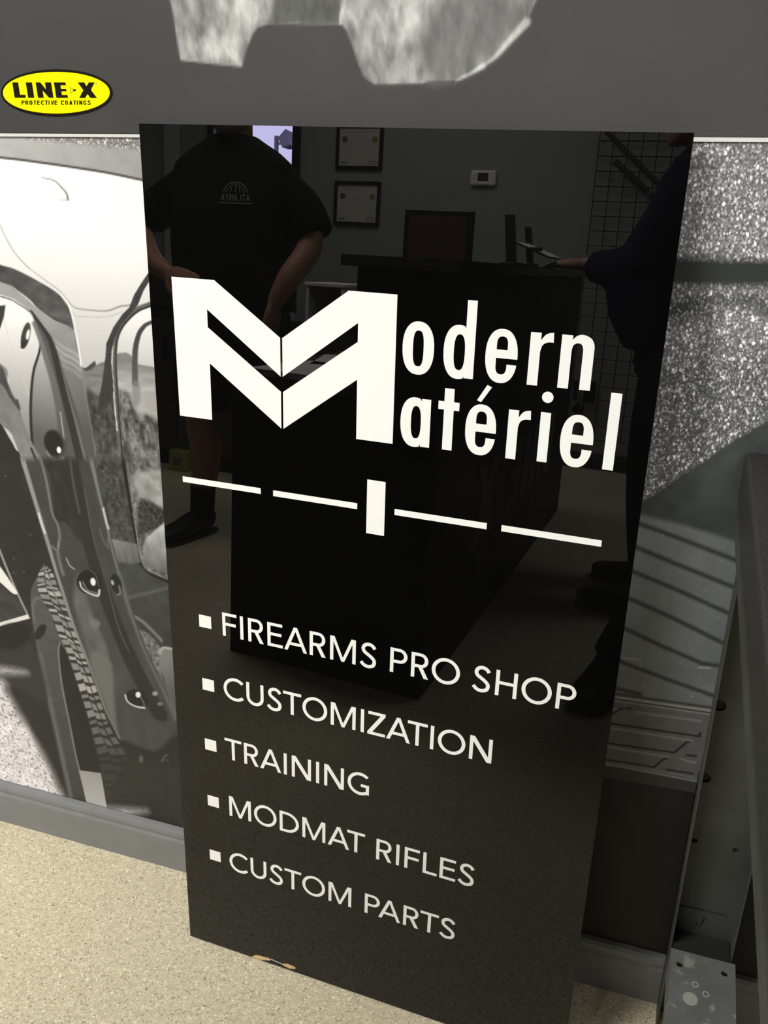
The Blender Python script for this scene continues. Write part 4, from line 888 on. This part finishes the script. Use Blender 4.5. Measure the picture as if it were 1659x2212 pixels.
# back cabinet against the far wall
cb = thing('low_cabinet', 'long low black cabinet under the framed certificates', 'cabinet', (-1.8, -3.3, 0))
MB().box(-3.0, -.95, -3.55, -2.97, .08, .77).box(-2.97, -.98, -3.52, -3.0, 0, .08).build('body', M['black'], cb)
MB().box(-3.02, -.93, -3.57, -2.945, .771, .80).build('worktop', M['black_top'], cb)
for k in range(4):
    x0 = -2.995 + k * .511
    d = MB().bbox(x0 + .003, x0 + .507, -2.969, -2.952, .09, .765, .003).build('door', M['dark_grey'], cb)
    MB().box(x0 + .44, x0 + .452, -2.95, -2.93, .55, .68).build('handle', M['frame'], d)
t = thing('yellow_box', 'small yellow box on the floor before the black cabinet', 'box', (-1.93, -2.9, 0))
MB().bbox(-1.975, -1.87, -2.94, -2.88, 0.001, .105, .004).build('carton', mat('ochre_card', (0.34, 0.31, 0.02), 0.6), t); MB().box(-1.95, -1.90, -2.879, -2.8785, .03, .07).build('panel', M['dim_ink'], t)
t = thing('paper_tray', 'white open desk tray standing on the low black cabinet', 'tray', (-1.17, -3.1, .8))
MB().bbox(-1.27, -1.255, -3.28, -2.98, .801, .965, .003).build('side', M['white'], t)
MB().bbox(-1.09, -1.075, -3.28, -2.98, .801, .965, .003).build('side', M['white'], t)
MB().bbox(-1.275, -1.07, -3.28, -2.97, .966, .982, .003).build('shelf', M['white'], t); MB().bbox(-1.254, -1.091, -3.28, -3.27, .801, .96, .003).build('back', M['white'], t)
t = thing('white_cup', 'tall white paper cup with lid on the low black cabinet', 'cup', (-1.99, -3.02, .8))
def rnd(c, z, r): return ((c[0], c[1], z), (r, 0, 0), (0, r, 0))
MB().loft([rnd((-1.99, -3.02), .801, .028), rnd((-1.99, -3.02), .93, .038)], 24).build('cup_wall', M['white'], t, True)
MB().loft([rnd((-1.99, -3.02), .931, .041), rnd((-1.99, -3.02), .944, .041), rnd((-1.99, -3.02), .946, .034), rnd((-1.99, -3.02), .957, .033)], 24).build('lid', M['white'], t, True)
t = thing('black_case', 'squat black case on the left end of the low cabinet', 'case', (-2.3, -3.2, .8))
MB().bbox(-2.55, -2.07, -3.4, -3.05, .801, .98, .015).build('shell', M['dark_grey'], t); MB().tube([(-2.4, -3.22, .975), (-2.4, -3.22, 1.01), (-2.24, -3.22, 1.01), (-2.24, -3.22, .975)], .008).build('handle', M['frame'], t)
# computer monitor on the desk
t = thing('computer_monitor', 'black computer monitor with brown screen on the reception desk', 'monitor', (-.46, -2.5, .79))
MB().bbox(-.60, -.325, -2.50, -2.47, 1.085, 1.292, .004).build('housing', M['frame'], t)
MB().box(-.580, -.347, -2.4695, -2.4685, 1.105, 1.270).build('screen', M['screen'], t)
MB().box(-.485, -.44, -2.52, -2.50, .80, 1.15).build('stand', M['frame'], t); MB().bbox(-.55, -.38, -2.58, -2.42, .7905, .802, .004).build('foot', M['frame'], t)
# papers and a folder on the desk
for k, (x, y, r, lb, w_, l_, z) in enumerate(((-.43, -1.36, .15, 'white sheet of paper nearest the front edge of the desk', .105, .15, .7905), (-.42, -1.62, -.3, 'white sheet of paper in the middle of the desk', .105, .15, .7905), (-.44, -1.98, .1, 'white sheet of paper farther back on the desk', .105, .15, .7905))):
    c, s_ = math.cos(r), math.sin(r); v = [(x + a * c - b * s_, y + a * s_ + b * c, z + h_) for a in (-w_, w_) for b in (-l_, l_) for h_ in (0, .0012)]
    tag(MB().add(v, [(0, 1, 3, 2), (4, 6, 7, 5), (0, 4, 5, 1), (2, 3, 7, 6), (0, 2, 6, 4), (1, 5, 7, 3)]).build('paper_sheet', M['paper']), lb, 'paper', 'paper sheets on the desk')
# two upright display stands and a clipboard on the bar
for x0, x1, y, z1, lb in ((-.135, -.10, -2.28, 1.272, 'taller dark upright display stand on the counter bar'), (-.075, -.052, -2.34, 1.235, 'shorter dark upright display stand on the counter bar')):
    t = thing('display_stand', lb, 'stand', ((x0 + x1) / 2, y, 1.1), 'display stands on the counter')
    MB().add([(x0, y, 1.112), (x1, y, 1.112), (x1 - .02, y, z1), (x0 - .02, y, z1), (x0, y - .012, 1.112), (x1, y - .012, 1.112), (x1 - .02, y - .012, z1), (x0 - .02, y - .012, z1)],
             [(0, 1, 2, 3), (4, 7, 6, 5), (0, 4, 5, 1), (1, 5, 6, 2), (2, 6, 7, 3), (3, 7, 4, 0)]).build('blade', M['dark_grey'], t)
    MB().bbox(x0 - .015, x1 + .012, y - .04, y + .03, 1.1005, 1.113, .003).build('foot', M['dark_grey'], t)
t = thing('clipboard', 'clipboard with white paper held by the hand on the counter', 'clipboard', (.02, -2.2, 1.15))
MB().add([(-.06, -2.30, 1.172), (.06, -2.30, 1.128), (.06, -2.08, 1.128), (-.06, -2.08, 1.172), (-.06, -2.30, 1.176), (.06, -2.30, 1.132), (.06, -2.08, 1.132), (-.06, -2.08, 1.176)],
         [(0, 1, 2, 3), (4, 7, 6, 5), (0, 4, 5, 1), (1, 5, 6, 2), (2, 6, 7, 3), (3, 7, 4, 0)]).build('board', M['dark_grey'], t)
MB().add([(-.058, -2.29, 1.1765), (.055, -2.29, 1.135), (.055, -2.09, 1.135), (-.058, -2.09, 1.1765), (-.058, -2.29, 1.1775), (.055, -2.29, 1.136), (.055, -2.09, 1.136), (-.058, -2.09, 1.1775)],
         [(0, 1, 2, 3), (4, 7, 6, 5), (0, 4, 5, 1), (1, 5, 6, 2), (2, 6, 7, 3), (3, 7, 4, 0)]).build('sheet', M['paper'], t)
MB().box(-.01, .03, -2.10, -2.085, 1.15, 1.162).build('clip', M['galv'], t)
# certificates and thermostat on the far wall
for k, (z0, z1, lb) in enumerate(((1.618, 1.868, 'upper black framed certificate on the far wall'), (1.300, 1.550, 'lower black framed certificate on the far wall'))):
    t = thing('framed_certificate', lb, 'certificate', (-1.605, YB, z0), 'framed certificates'); x0, x1 = -1.755, -1.458; y = YB
    b_ = MB(); e_ = .018
    b_.box(x0, x1, y + .0005, y + .022, z0, z0 + e_).box(x0, x1, y + .0005, y + .022, z1 - e_, z1).box(x0, x0 + e_, y + .0005, y + .022, z0 + e_, z1 - e_).box(x1 - e_, x1, y + .0005, y + .022, z0 + e_, z1 - e_)
    b_.build('frame', M['frame'], t); MB().box(x0 + e_, x1 - e_, y + .001, y + .010, z0 + e_, z1 - e_).build('certificate', M['cert'], t)
    b_ = MB(); cx = (x0 + x1) / 2
    for i, (zz, hw, hh) in enumerate(((z1 - .045, .10, .006), (z1 - .085, .028, .004), (z1 - .10, .06, .003), (z1 - .125, .095, .002), (z1 - .14, .095, .002), (z1 - .155, .09, .002), (z1 - .17, .07, .002))):
        for j in range(9): b_.box(cx - hw + 2 * hw * (j + .1) / 9, cx - hw + 2 * hw * (j + .85) / 9, y + .0101, y + .0104, zz - hh, zz + hh)
    b_.build('lettering', M['grey_ink'], t)['kind'] = 'stuff'
    for sx, mm in ((x0 + .052, 'dim_ink'), (x1 - .052, 'gold')):
        MB().prism(ell(sx, z1 - .085, .018, .018, 0, 340, 18), [], 0, .001, lambda a, b, c: (a, y + .0101 + c, b)).build('seal', M[mm], t)
    MB().box(x0 + .03, x0 + .07, y + .0101, y + .0106, z0 + .032, z0 + .042).build('signature', M['gold'], t)
    MB().prism(ell(x1 - .06, z0 + .037, .027, .010, 0, 340, 18), [ell(x1 - .06, z0 + .037, .022, .007, 0, 340, 18)], 0, .0005, lambda a, b, c: (a, y + .0101 + c, b)).build('stamp', M['dim_ink'], t)
t = thing('thermostat', 'white wall thermostat with dark display on the far wall', 'thermostat', (-.83, YB, 1.54))
MB().bbox(-.908, -.756, YB + .0005, YB + .028, 1.540, 1.624, .012).build('housing', M['white'], t)
MB().box(-.862, -.800, YB + .0281, YB + .0286, 1.565, 1.608).build('display', M['dark_grey'], t)
for k in range(2): MB().bbox(-.888, -.874, YB + .0281, YB + .031, 1.575 + .02 * k, 1.587 + .02 * k, .002).build('button', M['paper'], t)
for k in range(4): MB().bbox(-.862 + k * .018, -.850 + k * .018, YB + .0281, YB + .030, 1.548, 1.554, .001).build('button', M['paper'], t)
# wire grid with hanging stock
t = thing('wire_grid_panel', 'black wire grid display panel on the far wall, beside the counter', 'grid panel', (.5, YB, .1))
gy = YB + .03; gx0, gx1, gz0, gz1 = -.202, 1.322, .178, 2.26
vm = MB().tube([(0, 0, gz0), (0, 0, gz1)], .0032, 6).build('wire', M['wire'], t); vm.location = (gx0, gy, 0)
hm = MB().tube([(gx0, 0, 0), (gx1, 0, 0)], .0032, 6).build('wire', M['wire'], t); hm.location = (0, gy + .006, gz0)
for k in range(1, 21):
    o = vm.copy(); C.objects.link(o); o.location = (gx0 + k * .0762, gy, 0)
for k in range(1, 28):
    o = hm.copy(); C.objects.link(o); o.location = (0, gy + .006, gz0 + k * .0762)
for zz in (.5, 1.9):
    for xx in (gx0, gx1): MB().box(xx - .008, xx + .008, YB + .0005, gy, zz - .008, zz + .008).build('bracket', M['wire'], t)
for p0, p1, r, lb in (((-.101, 1.672), (.085, 1.525), .016, 'shorter dark bar hanging aslant on the wire grid'), ((-.165, 1.82), (.16, 1.545), .013, 'longer dark bar hanging aslant on the wire grid')):
    t = thing('hanging_bar', lb, 'bar', ((p0[0] + p1[0]) / 2, gy + .03, p1[1]), 'bars hanging on the wire grid')
    MB().tube([(p0[0], gy + .035, p0[1]), ((p0[0] + p1[0]) / 2, gy + .04, (p0[1] + p1[1]) / 2), (p1[0], gy + .035, p1[1])], r, 12).build('tube', M['dark_grey'], t)
    MB().tube([((p0[0] + p1[0]) / 2, gy + .01, (p0[1] + p1[1]) / 2 + .01), ((p0[0] + p1[0]) / 2, gy + .05, (p0[1] + p1[1]) / 2 + .01)], .005, 8).build('hook', M['wire'], t)
for x0, x1, z0, z1, lb in ((-.19, -.165, .393, .507, 'narrow dark packet hanging low on the wire grid'), (-.13, -.065, .385, .512, 'wide dark packet hanging low on the wire grid')):
    t = thing('hanging_packet', lb, 'packet', ((x0 + x1) / 2, gy + .03, z0), 'packets on the wire grid')
    MB().bbox(x0, x1, gy + .012, gy + .030, z0, z1, .004).build('pouch', M['frame'], t); MB().tube([((x0 + x1) / 2, gy + .01, z1 - .012), ((x0 + x1) / 2, gy + .06, z1 - .012)], .003, 8).build('peg', M['wire'], t)
t = thing('hanging_diamond_tag', 'dark diamond shaped tag hanging at foot of the wire grid', 'tag', (-.155, gy + .03, .29))
MB().prism([(-.155, .305), (-.118, .342), (-.155, .385), (-.192, .342)], [], 0, .012, lambda a, b, c: (a, gy + .012 + c, b)).build('plate', M['frame'], t)

# ------------------------------------------------------------------ people standing behind the camera
def unit(v): return Vector(v).normalized()
def ring(c, s, f, rx, ry): return (Vector(c), Vector(s) * rx, Vector(f) * ry)
def hand(mb, W, d, n, spread=1, curl=.35, thumb=1, k=1.0):
    """palm, four unequal bent fingers and a thumb; W wrist, d towards the fingertips, n back of the hand"""
    W = Vector(W); d = unit(d); n = unit(Vector(n) - d * Vector(n).dot(d)); s = d.cross(n)
    mb.loft([(W + d * t * k, s * a * k, n * b * k) for t, a, b in ((-.03, .026, .021), (0, .027, .019), (.03, .037, .017), (.065, .041, .015), (.088, .040, .012), (.095, .034, .007))], 14)
    for i, (off, L) in enumerate(((-.030, .068), (-.010, .077), (.010, .072), (.029, .056))):
        p = W + (d * .085 + s * off) * k; a = curl; pts = [p - d * .02 * k, p]
        for j, f in enumerate((.42, .32, .26)):
            a += curl * (.6 if j else 0); dirn = (d * math.cos(a) - n * math.sin(a) + s * off * 3.0 * spread * (.6 if j == 0 else .2)).normalized(); pts.append(pts[-1] + dirn * L * f * k)
        mb.tube(pts, [.0095 * k, .0095 * k, .009 * k, .0085 * k, .007 * k], 8)
    b = W + (d * .02 + s * thumb * -.030) * k; pts = [b, b + (d * .028 - s * thumb * .022 - n * .006) * k, b + (d * .055 - s * thumb * .034 - n * .012) * k, b + (d * .080 - s * thumb * .034 - n * .018) * k]
    mb.tube(pts, [.014 * k, .0125 * k, .0105 * k, .008 * k], 8)
def head(mb, c, f, up=(0, 0, 1), k=1.0):
    """c: centre between the eyes' depth, head 0.23 m tall"""
    c = Vector(c); f = unit(f); u = unit(up); s = f.cross(u).normalized()
    prof = [(-.118, .020, .020, .052), (-.110, .040, .034, .045), (-.092, .052, .058, .028), (-.065, .062, .078, .012), (-.03, .071, .090, .002), (.005, .077, .096, -.002), (.04, .078, .098, -.006), (.07, .073, .090, -.010), (.095, .058, .070, -.014), (.110, .036, .042, -.016), (.117, .012, .014, -.016)]
    mb.loft([(c + (u * z + f * o) * k, s * a * k, f * b * k) for z, a, b, o in prof], 24)
    mb.tube([c + (f * .090 + u * .012) * k, c + (f * .104 - u * .012) * k, c + (f * .114 - u * .032) * k], [.007 * k, .009 * k, .012 * k], 8)
    for sg in (-1, 1):
        mb.ball(c + (s * sg * .079 - f * .004 - u * .012) * k, .017 * k, 7, (.5, 1.0, 1.7))
        mb.ball(c + (f * .106 - u * .036 + s * sg * .010) * k, .008 * k, 6)
        mb.tube([c + (f * .086 + u * .022 + s * sg * .012) * k, c + (f * .080 + u * .024 + s * sg * .045) * k], .007 * k, 8)
def face_parts(root, c, f, hairm, cap=False, k=1.0):
    c = Vector(c); f = unit(f); u = Vector((0, 0, 1)); s = f.cross(u).normalized()
    for sg in (-1, 1):
        e = MB().ball(c + (f * .082 + s * sg * .031 + u * .002) * k, .012 * k, 8).build('eye', M['eye'], root, True)
        MB().ball(c + (f * .0905 + s * sg * .031 + u * .002) * k, .0055 * k, 6).build('iris', M['iris'], e, True)
    MB().tube([c + (f * .085 - s * .024 - u * .066) * k, c + (f * .093 - u * .064) * k, c + (f * .085 + s * .024 - u * .066) * k], [.003, .0055, .003], 8).build('mouth', mat('lips', (.30, .10, .08), .5), root, True)
    prof = [(-.02, .080, .062, -.036), (.02, .082, .088, -.018), (.05, .083, .101, -.010), (.075, .078, .098, -.011), (.10, .062, .078, -.015), (.118, .038, .046, -.017), (.124, .012, .014, -.017)]
    MB().loft([(c + (u * z + f * o) * k, s * a * k, f * b * k) for z, a, b, o in prof], 24).build('hair', hairm, root, True)
def shoe(root, heel, d, m='shoe', L=.29):
    heel = Vector((heel[0], heel[1], 0)); d = unit((d[0], d[1], 0)); s = d.cross(Vector((0, 0, 1)))
    u = Vector((0, 0, 1))
    pr = [(-.0, .030, .030, .075), (.02, .040, .012, .088), (.07, .043, .0, .094), (.12, .043, 0, .082), (.17, .048, 0, .062), (.22, .050, 0, .052), (.27, .042, .002, .045), (.292, .020, .012, .034)]
    o = MB().loft([(heel + d * t * (L / .29) + u * ((z0 + z1) / 2 + .012), s * w_, u * (z1 - z0) / 2) for t, w_, z0, z1 in pr], 16, e=2.8).build('shoe', M[m], root, True)
    MB().prism([(-.01 if abs(t) < .001 else t * (L / .29), w_ + .004) for t, w_, a, b in pr] + [(t * (L / .29), -w_ - .004) for t, w_, a, b in pr[::-1]], [], .0005, .016, lambda a, b, c: heel + d * a + s * b + u * c).build('sole', M['dark_grey'], o)
RM = [('REMESH', dict(mode='VOXEL', voxel_size=.0075)), ('SMOOTH', dict(factor=.5, iterations=3))]
RC = [('REMESH', dict(mode='VOXEL', voxel_size=.011)), ('SMOOTH', dict(factor=.5, iterations=5))]
def torso(mb, cx, cy, s, f, rows, lean=(0, 0)):
    mb.loft([ring((cx + f[0] * o, cy + f[1] * o, z), s, f, a, b) for z, a, b, o in rows], 28, e=2.3)
def limb(mb, pts, rad, n=14):
    q = catmull([tuple(p) for p in pts], 4); r = []
    for i in range(len(q)):
        x = i / (len(q) - 1) * (len(rad) - 1); j = min(int(x), len(rad) - 2); r.append(rad[j] + (rad[j + 1] - rad[j]) * (x - j))
    mb.tube([tuple(p) for p in q], r, n)

# --- man in the black tee and dark shorts, hand on his hip, facing the sign
px, py = -1.07, -2.00
t = thing('person', 'person in black T-shirt and dark shorts standing with one hand at the waist', 'person', (px, py, 0))
f = Vector((0.05, 1, 0)).normalized(); s = f.cross(Vector((0, 0, 1)))
sh = [(px + .23, py, 1.42), (px - .23, py, 1.42)]
armR = [(px + .14, py, 1.345), (px + .262, py - .01, 1.25), (px + .315, py + .02, 1.13), (px + .275, py + .09, 1.02), (px + .235, py + .12, .93)]
armL = [(px - .14, py, 1.345), (px - .272, py - .01, 1.27), (px - .365, py + .03, 1.16), (px - .27, py + .13, 1.06), (px - .15, py + .185, 1.01)]
b_ = MB()
torso(b_, px, py, s, f, [(.84, .15, .11, 0), (.95, .185, .135, 0), (1.08, .195, .145, .015), (1.2, .20, .14, .015), (1.33, .205, .125, 0), (1.41, .19, .10, 0), (1.46, .10, .075, 0), (1.48, .06, .06, 0)])
b_.tube([(px, py, 1.44), (px + .01, py + .015, 1.56)], [.064, .060], 16); head(b_, (px + .015, py + .045, 1.60), (.08, 1, 0))
limb(b_, armR, [.055, .052, .045, .042, .028]); limb(b_, armL, [.055, .052, .045, .042, .028])
hand(b_, armR[-1], (-.10, .25, -1), (.9, .1, 0), thumb=-1); hand(b_, armL[-1], (1, .35, -.18), (0, .8, .45), thumb=1, curl=.25)
legs = {}
for sg in (-1, 1):
    lg_ = [(px + sg * .10, py, .92), (px + sg * .125, py + .02, .50), (px + sg * .145, py - .02, .11)]; limb(b_, [lg_[0], (px + sg * .115, py + .01, .72), lg_[1], (px + sg * .135, py - .03, .33), lg_[2]], [.10, .088, .062, .060, .040], 16)
modified(b_.build('body', M['skin'], t), RM)
face_parts(t, (px + .015, py + .045, 1.60), (.08, 1, 0), M['hair'])
b_ = MB()
torso(b_, px, py, s, f, [(.90, .212, .165, .005), (.98, .215, .168, .01), (1.08, .215, .168, .02), (1.2, .225, .162, .018), (1.31, .238, .150, 0), (1.39, .222, .125, 0), (1.435, .165, .100, 0), (1.47, .10, .082, 0), (1.485, .078, .074, 0)])
limb(b_, [armR[0], armR[1], (px + .318, py, 1.16)], [.074, .076, .074]); limb(b_, [armL[0], armL[1], (px - .362, py + .015, 1.20)], [.074, .076, .074])
sh_ = modified(b_.build('t_shirt', M['tee'], t), RC)
# chest print: small arched emblem with the word under it
ex, ez, ey = px + .115, 1.28, py + .182
em = MB()
for r0, r1 in ((.034, .037), (.026, .028)):
    em.prism(ell(0, 0, r1, r1 * .8, 8, 172, 20) + ell(0, 0, r0, r0 * .8, 172, 8, 20), [], 0, .001, lambda a, b, c: (ex - a * 1.28, ey + c, ez + b * 1.28))
for k in range(-1, 2): em.prism([(k * .014 - .0012, .004), (k * .014 + .0012, .004), (k * .010 + .001, .027), (k * .010 - .001, .027)], [], 0, .001, lambda a, b, c: (ex - a * 1.28, ey + c, ez + b * 1.28))
cx_ = -.043
for ch in 'ATLANTA':
    for o_, hs in glyph(ch, 11, 16, 2.6): em.prism([(cx_ + p[0] / 1000, -.017 + p[1] / 1000) for p in o_], [[(cx_ + p[0] / 1000, -.017 + p[1] / 1000) for p in h_] for h_ in hs], 0, .001, lambda a, b, c: (ex - a * 1.28, ey + c, ez + b * 1.28))
    cx_ += .0125
em.prism([(-.05, -.024), (.05, -.024), (.05, -.0215), (-.05, -.0215)], [], 0, .001, lambda a, b, c: (ex - a * 1.28, ey + c, ez + b * 1.28))
em.build('emblem', M['grey_ink'], t)
b_ = MB(); torso(b_, px, py, s, f, [(.80, .19, .145, 0), (.90, .20, .155, 0), (1.0, .198, .155, 0)])
for sg in (-1, 1): limb(b_, [(px + sg * .10, py, .88), (px + sg * .118, py, .70), (px + sg * .13, py + .01, .52)], [.125, .118, .110], 16)
modified(b_.build('shorts', M['shorts'], t), RC)
for sg in (-1, 1):
    MB().tube([(px + sg * .145, py - .02, .07), (px + sg * .142, py - .022, .20)], [.047, .050], 16).build('sock', M['tee'], t, True)
    shoe(t, (px + sg * .15, py - .09), (sg * .15, 1))

# --- customer in a navy hooded top and jeans, hand on the counter
px, py = .50, -2.18
t = thing('person', 'person in navy hooded top and dark jeans resting a hand on the counter', 'person', (px, py, 0))
f = Vector((-1, .12, 0)).normalized(); s = f.cross(Vector((0, 0, 1)))
A1 = [(px - .0, py + .20, 1.40), (px - .06, py + .22, 1.25), (px - .13, py + .16, 1.13), (px - .24, py + .05, 1.11), (px - .335, py - .01, 1.118)]
A2 = [(px + .0, py - .20, 1.40), (px + .02, py - .25, 1.24), (px + .03, py - .25, 1.10), (px - .05, py - .22, .98), (px - .09, py - .20, .88)]
b_ = MB()
torso(b_, px, py, s, f, [(.86, .15, .11, 0), (.97, .17, .14, .02), (1.08, .18, .15, .04), (1.2, .19, .14, .03), (1.33, .19, .12, 0), (1.42, .16, .09, 0), (1.47, .07, .065, 0)])
b_.tube([(px, py, 1.44), (px - .02, py, 1.56)], [.062, .058], 16); head(b_, (px - .05, py, 1.605), (-1, .1, -.1))
for A in (A1, A2): limb(b_, A, [.052, .05, .044, .040, .027])
hand(b_, A1[-1], (-1, -.15, -.02), (-.05, .1, 1), thumb=1, curl=.30, k=1.15); hand(b_, A2[-1], (-.15, .15, -1), (0, -1, 0), thumb=-1)
for sy in (-1, 1): limb(b_, [(px, py + sy * .10, .92), (px - .03, py + sy * .12, .50), (px + .02, py + sy * .13, .11)], [.095, .062, .042], 16)
modified(b_.build('body', M['skin'], t), RM); face_parts(t, (px - .05, py, 1.605), (-1, .1, -.1), M['hair'])
b_ = MB()
torso(b_, px, py, s, f, [(.86, .19, .165, .02), (.96, .205, .195, .05), (1.05, .21, .205, .06), (1.16, .21, .185, .05), (1.3, .22, .155, .01), (1.4, .19, .13, 0), (1.455, .12, .10, -.01), (1.48, .085, .08, -.01)])
limb(b_, A1[:4] + [(px - .315, py + .005, 1.115)], [.088, .080, .070, .062, .050]); limb(b_, A2[:4] + [(px - .085, py - .205, .90)], [.088, .080, .070, .060, .048])
b_.ball((px + .09, py, 1.46), .095, 12, (.8, 1.15, .75))
modified(b_.build('hooded_top', M['navy'], t), RC)
b_ = MB(); torso(b_, px, py, s, f, [(.78, .175, .14, 0), (.90, .19, .155, 0), (.98, .185, .155, 0)])
for sy in (-1, 1): limb(b_, [(px, py + sy * .10, .90), (px - .03, py + sy * .12, .50), (px + .02, py + sy * .13, .08)], [.115, .085, .072], 16)
modified(b_.build('jeans', M['jeans'], t), RC)
shoe(t, (px + .07, py - .15), (-1, -.10)); shoe(t, (px + .07, py + .13), (-1, .08))

# --- the photographer, right behind the camera with a phone
px, py = .93, -1.47
t = thing('person', 'person in dark clothes standing behind the camera holding up a phone', 'person', (px, py, 0))
f = Vector((-.35, 1, 0)).normalized(); s = f.cross(Vector((0, 0, 1)))
view = Vector([-ROT[0][2], -ROT[1][2], -ROT[2][2]]); vx = Vector([ROT[0][0], ROT[1][0], ROT[2][0]]); vy = Vector([ROT[0][1], ROT[1][1], ROT[2][1]])
pc = Vector(CAM) - view * .012 - vy * .045 + vx * .02          # phone centre, lens by its top corner
gl = pc - vx * .045 - vy * .045 - view * .03; gr = pc + vx * .045 - vy * .045 - view * .03
A1 = [(px - .19, py + .02, 1.36), (px - .27, py + .02, 1.16), (px - .26, py + .17, 1.04), gl - view * .10 - vy * .06]
A2 = [(px + .17, py + .10, 1.36), (px + .18, py + .18, 1.18), (px + .02, py + .25, 1.05), gr - view * .10 - vy * .06]
b_ = MB()
torso(b_, px, py, s, f, [(.84, .15, .11, 0), (.95, .165, .13, 0), (1.08, .17, .13, 0), (1.2, .18, .13, 0), (1.31, .18, .12, 0), (1.38, .15, .09, 0), (1.43, .07, .065, 0)])
b_.tube([(px, py, 1.40), (px - .02, py + .03, 1.51)], [.060, .056], 16); head(b_, (px - .03, py + .06, 1.56), (-.4, 1, -.25), k=.96)
for A, sg in ((A1, 1), (A2, -1)):
    limb(b_, A, [.05, .044, .040, .027]); hand(b_, A[-1], view * .8 + vy * .7, vx * (-sg), thumb=-sg, curl=.5, k=.9)
LL = [(px - .12, py + .02, .90), (px - .26, py + .04, .52), (.495, -1.44, .11)]; LR = [(px + .10, py - .02, .90), (px + .10, py, .50), (px + .11, py - .02, .11)]
for q in (LL, LR): limb(b_, q, [.095, .062, .042], 16)
modified(b_.build('body', M['skin'], t), RM); face_parts(t, (px - .03, py + .06, 1.56), (-.4, 1, -.25), M['hair'], k=.96)
b_ = MB(); torso(b_, px, py, s, f, [(.88, .18, .145, 0), (1.0, .18, .15, 0), (1.15, .19, .15, 0), (1.3, .20, .14, 0), (1.385, .17, .11, 0), (1.425, .10, .085, 0)])
for A in (A1, A2): limb(b_, A[:3] + [tuple(Vector(A[2]).lerp(Vector(A[3]), .75))], [.075, .065, .055, .042])
modified(b_.build('jacket', M['tee'], t), RC)
b_ = MB(); torso(b_, px, py, s, f, [(.80, .165, .13, 0), (.95, .175, .14, 0)])
for q in (LL, LR): limb(b_, q[:2] + [(q[2][0], q[2][1], .07)], [.112, .085, .075], 16)
modified(b_.build('trousers', M['jeans'], t), RC)
shoe(t, (.492, -1.50), (-.18, 1)); shoe(t, (px + .12, py - .09), (.1, 1))
ph = thing('mobile_phone', 'dark mobile phone held up towards the sign', 'phone', tuple(pc))
def phb(mb, a0, a1, b0, b1, c0, c1):
    v = [pc + vx * a + vy * b + view * c for a in (a0, a1) for b in (b0, b1) for c in (c0, c1)]
    return mb.add(v, [(0, 1, 3, 2), (4, 6, 7, 5), (0, 4, 5, 1), (2, 3, 7, 6), (0, 2, 6, 4), (1, 5, 7, 3)])
phb(MB(), -.034, .034, -.069, .069, -.004, .003).build('body', M['frame'], ph); phb(MB(), -.031, .031, -.058, .058, -.0046, -.0041).build('screen', M['screen'], ph)

# ------------------------------------------------------------------ put every thing's origin at its base
bpy.context.view_layer.update()
for o, loc in BASE:
    o.location = loc
    for ch in o.children: ch.location = Vector(ch.location) - Vector(loc)
